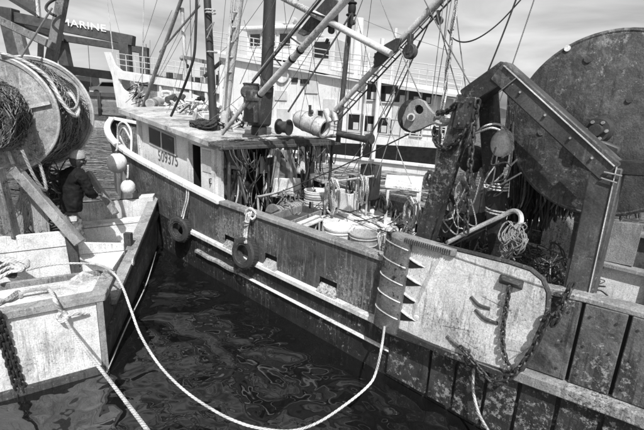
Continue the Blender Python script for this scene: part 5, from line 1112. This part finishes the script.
# ropes on the workboat end
def PT(x, y, off=.05): return on_plane(x, y, TC+TN*off, TN)
tag(MB().chain([PT(-2, 312, .12), PT(8, 340, .06), PT(18, 372, .06), PT(29, 402, .06), PT(33, 415, .1)], .085, .014).build('chain', 'chain_steel'), 'rusty chain down the white workboat end, right strand', 'chain', 'chains on the workboat end')
tag(MB().chain([PT(-6, 318, .12), PT(2, 345, .06), PT(12, 375, .06), PT(20, 402, .06)], .085, .014).build('chain', 'chain_steel'), 'rusty chain down the white workboat end, left strand', 'chain', 'chains on the workboat end')
part('handle_bar', 'galv', HL, ('tube', spl([at_z(21, 297, 1.10), at_z(23, 292, 1.17), at_z(45, 288.5, 1.17), at_z(50, 291, 1.12), at_z(57, 300, 1.10)], 5), .022, 7))
mb = MB()
mb.tube(spl([at_z(46, 288, 1.15), at_z(50, 290, 1.16), PT(55, 300, .14), PT(60, 310, .10), PT(63, 317, .08)], 6), .022, 8)
mb.torus(PT(62, 316, .09), TN+TA*.3, .045, .022); mb.torus(PT(63, 318, .10), TN+Z*.5, .04, .022); mb.tube(spl([PT(64, 317, .1), PT(75, 314, .1), PT(83, 314, .07), PT(88, 313.5, .05)], 5), .017, 7)
K = PT(64, 318, .10)
mb.tube(spl([K, at_depth(82, 346, 4.45), at_depth(106, 376, 3.95), at_depth(126, 402, 3.5), at_depth(148, 431, 3.0), at_depth(175, 468, 2.5)], 8), .0165, 8)
tag(mb.build('mooring_rope', 'rope_light'), 'thick pale mooring rope knotted to the workboat end, running towards the viewer', 'rope')
mb = MB()
mb.tube(spl([at_z(20, 272, 1.13), at_z(40, 267, 1.13), at_z(66, 263.5, 1.14), at_z(95, 264.5, 1.15), at_depth(112, 272, 5.4), at_depth(122, 286, 5.2), at_depth(131, 310, 5.0), at_depth(141, 336, 4.8), at_depth(160, 366, 4.6), at_depth(185, 391, 4.4), at_depth(213, 410, 4.3), at_depth(235, 421, 4.25), at_depth(258, 428, 4.25), at_depth(290, 431, 4.3), at_depth(317, 423, 4.4), at_depth(345, 405, 4.5), at_depth(368, 386, 4.6), at_depth(376, 372, 4.65), at_depth(382, 345, 4.6), on_v(385, 322, -.10)], 7), .0145, 8)
tag(mb.build('mooring_rope', 'rope_light'), 'long pale rope sagging over the water between workboat and trawler', 'rope')
mb = MB().tube(spl([on_plane(156, 252, S(.1, 0, 0), SN), on_plane(146, 285, S(.12, 0, 0), SN), on_plane(127, 325, S(.1, 0, 0), SN), on_plane(107, 372, S(.06, 0, 0), SN)], 8), .010, 6)
tag(mb.build('mooring_rope', 'rope_light'), 'thin pale line stretched along the dark workboat side', 'rope')
mb = MB().tube(spl([on_v(474, 368, -.13), on_v(473, 385, -.14), on_v(475, 400, -.15), on_v(480, 416, -.2), on_v(488, 430, -.3)], 7), .016, 6)
tag(mb.build('rope', 'rope_light'), 'loose pale rope end hanging down the lower trawler planks', 'rope')
mb = MB()
for k in range(3): mb.tube(spl([at_z(-4, 270+k*5, 1.12), at_z(10, 262+k*5, 1.16), at_z(22, 268+k, 1.16), at_z(28, 265-k*2, 1.14), at_z(14, 259+k, 1.14), at_z(-4, 258+k*2, 1.12)], 6), .024, 7)
tag(mb.build('mooring_rope', 'rope_light'), 'pale twisted rope loops at the left of the workboat platform', 'rope')
mb = MB()
for k in range(3): mb.tube(spl([at_z(-4, 305-k*3, 1.12), at_z(8, 298+k, 1.13), at_z(18, 291+k*2, 1.13), at_z(20, 297-k*2, 1.12)], 6), .016, 6)
tag(mb.build('rope_tail', 'rope_grey'), 'grey frayed rope tails beside the bar on the workboat rail', 'rope')
tag(MB().tube(spl([at_z(-3, 262, 1.1), at_z(5, 272, 1.1), at_z(14, 275, 1.1)], 5), .05, 8).build('hose', 'rubber'), 'short dark hose on the workboat platform under the rope loops', 'hose')

# ================================================================== MAN
mn = thing('person', V((-4.22, 6.95, .48)), 'man seen from behind in dark jacket, jeans and pale cap on the workboat', 'person')
mz = .88
fwd = V((.42, .9, 0)).normalized(); rgt = V((fwd.y, -fwd.x, 0)); mo = V((-4.33, 6.95, 0))
def MP(r, f, z): return mo + rgt*r + fwd*f + Z*z
def skin(name, m, parent, joints, edges, root=0, sub=2):
    me = bpy.data.meshes.new(name); o = bpy.data.objects.new(name, me); COL.objects.link(o); o.parent = parent; off = world_loc(parent)
    me.from_pydata([p-off for p, *_ in joints], edges, [])
    s = o.modifiers.new('skin', 'SKIN'); s.use_smooth_shade = True; s.branch_smoothing = .4
    for i, (p, a, *b) in enumerate(joints): me.skin_vertices[0].data[i].radius = (a, b[0] if b else a)
    for i in range(len(joints)): me.skin_vertices[0].data[i].use_root = (i == root)
    d = o.modifiers.new('sub', 'SUBSURF'); d.levels = sub; d.render_levels = sub
    me.materials.append(M(m))
    if name != 'body':
        tx = bpy.data.textures.new(name+'_folds', 'CLOUDS'); tx.noise_scale = .09; tx.noise_depth = 2
        dm_ = o.modifiers.new('folds', 'DISPLACE'); dm_.texture = tx; dm_.strength = .05; dm_.mid_level = .5; d.render_levels = 4; d.levels = 3
    return o
fz = .48      # workboat floor
body = [(MP(0, 0, fz+.86), .11, .09), (MP(0, .03, fz+1.15), .11, .09), (MP(0, .10, fz+1.52), .10, .08), (MP(.01, .15, fz+1.70), .055), (MP(.02, .19, fz+1.78), .075, .085), (MP(.03, .21, fz+1.87), .098, .108), (MP(.03, .21, fz+1.96), .07, .08),
        (MP(-.20, .12, fz+1.60), .06), (MP(-.26, .22, fz+1.30), .048), (MP(-.12, .42, fz+1.20), .035), (MP(-.08, .49, fz+1.22), .032, .022), (MP(.20, .12, fz+1.60), .06), (MP(.26, .22, fz+1.30), .048), (MP(.10, .42, fz+1.20), .035), (MP(.06, .49, fz+1.22), .032, .022),
        (MP(-.10, .0, fz+.80), .09), (MP(-.11, .04, fz+.45), .06), (MP(-.11, .0, fz+.09), .045), (MP(-.12, .14, fz+.05), .04, .035), (MP(.10, .0, fz+.80), .09), (MP(.12, .06, fz+.45), .06), (MP(.12, .02, fz+.09), .045), (MP(.13, .16, fz+.05), .04, .035)]
ebd = [(0, 1), (1, 2), (2, 3), (3, 4), (4, 5), (5, 6), (2, 7), (7, 8), (8, 9), (9, 10), (2, 11), (11, 12), (12, 13), (13, 14), (0, 15), (15, 16), (16, 17), (17, 18), (0, 19), (19, 20), (20, 21), (21, 22)]
for hand, sd_ in ((10, 1), (14, -1)):     # five fingers, curled
    hp = body[hand][0]
    for k in range(4):
        b0 = len(body); base = hp + rgt*((k-1.5)*.020) + fwd*.03; l_ = (.03, .036, .033, .026)[k]
        body += [(base, .010), (base+fwd*l_-Z*.008, .009), (base+fwd*(l_*1.3)-Z*(.02+l_*.7), .008)]; ebd += [(hand, b0), (b0, b0+1), (b0+1, b0+2)]
    b0 = len(body); body += [(hp+rgt*.034*sd_, .011), (hp+rgt*.05*sd_+fwd*.035-Z*.01, .009)]; ebd += [(hand, b0), (b0, b0+1)]
bd = skin('body', 'skin', mn, body, ebd, 0, 1)
hd = body[5][0]; look = (fwd*.95+rgt*.30-Z*.12).normalized(); lr = V((look.y, -look.x, 0))
skin('jacket', 'jacket', mn, [(MP(0, .0, fz+1.00), .20, .145), (MP(0, .03, fz+1.2), .225, .155), (MP(0, .08, fz+1.45), .25, .16), (MP(0, .12, fz+1.67), .18, .125), (MP(.01, .16, fz+1.78), .098),
     (MP(-.22, .12, fz+1.60), .105), (MP(-.30, .20, fz+1.30), .085), (MP(-.14, .40, fz+1.21), .06), (MP(.22, .12, fz+1.60), .105), (MP(.30, .20, fz+1.30), .085), (MP(.12, .40, fz+1.21), .06)],
     [(0, 1), (1, 2), (2, 3), (3, 4), (3, 5), (5, 6), (6, 7), (3, 8), (8, 9), (9, 10)], 1)
skin('trousers', 'jeans', mn, [(MP(0, 0, fz+1.0), .165, .13), (MP(0, 0, fz+.86), .17, .14), (MP(-.105, .0, fz+.70), .115), (MP(-.115, .04, fz+.42), .088), (MP(-.115, .0, fz+.10), .075), (MP(.105, .0, fz+.70), .115), (MP(.125, .06, fz+.42), .088), (MP(.125, .02, fz+.10), .075)], [(0, 1), (1, 2), (2, 3), (3, 4), (1, 5), (5, 6), (6, 7)], 1)
part('shirt_hem', 'cloth_light', mn, ('add', [MP(math.cos(a)*.215-.03, math.sin(a)*.168+.0, z) for z in (fz+.86, fz+.95) for a in [math.pi*1.0+.95*math.pi*k/16 for k in range(17)]], [(k, k+1, 18+k, 17+k) for k in range(16)]))
cp = hd+Z*.03
capo = part('cap', 'cap_cloth', mn, ('lathe', cp, (Z-look*.1), [(.122, 0), (.124, .03), (.115, .075), (.085, .115), (.04, .135), (.004, .14)], 24))
part('brim', 'cap_cloth', capo, ('prism', [cp+lr*math.cos(a)*.095+look*(.09+.10*math.sin(a))+Z*.004 for a in [math.pi*k/10 for k in range(11)]], Z*.012-look*.003))
part('hair', 'net_mass', mn, ('lathe', hd-Z*.085-look*.022, Z, [(.07, -.03), (.098, .02), (.112, .07), (.112, .12)], 20))
for s in (-1, 1):
    part('ear', 'skin', mn, ('sphere', hd+lr*s*.110-Z*.02+look*.02, .019, lr, .35)); part('eye', 'black', mn, ('sphere', hd+look*.088+lr*s*.035+Z*.005, .010))
    part('boot', 'rubber', mn, ('box', MP(.12*s, .08, fz+.05), (.11, .29, .10), (rgt, fwd, Z)), bevel=.03)
part('nose', 'skin', mn, ('sphere', hd+look*.115-Z*.02, .02, Z, 1.4)); part('mouth', 'skin', mn, ('sphere', hd+look*.095-Z*.062, .022, lr, 1.3))
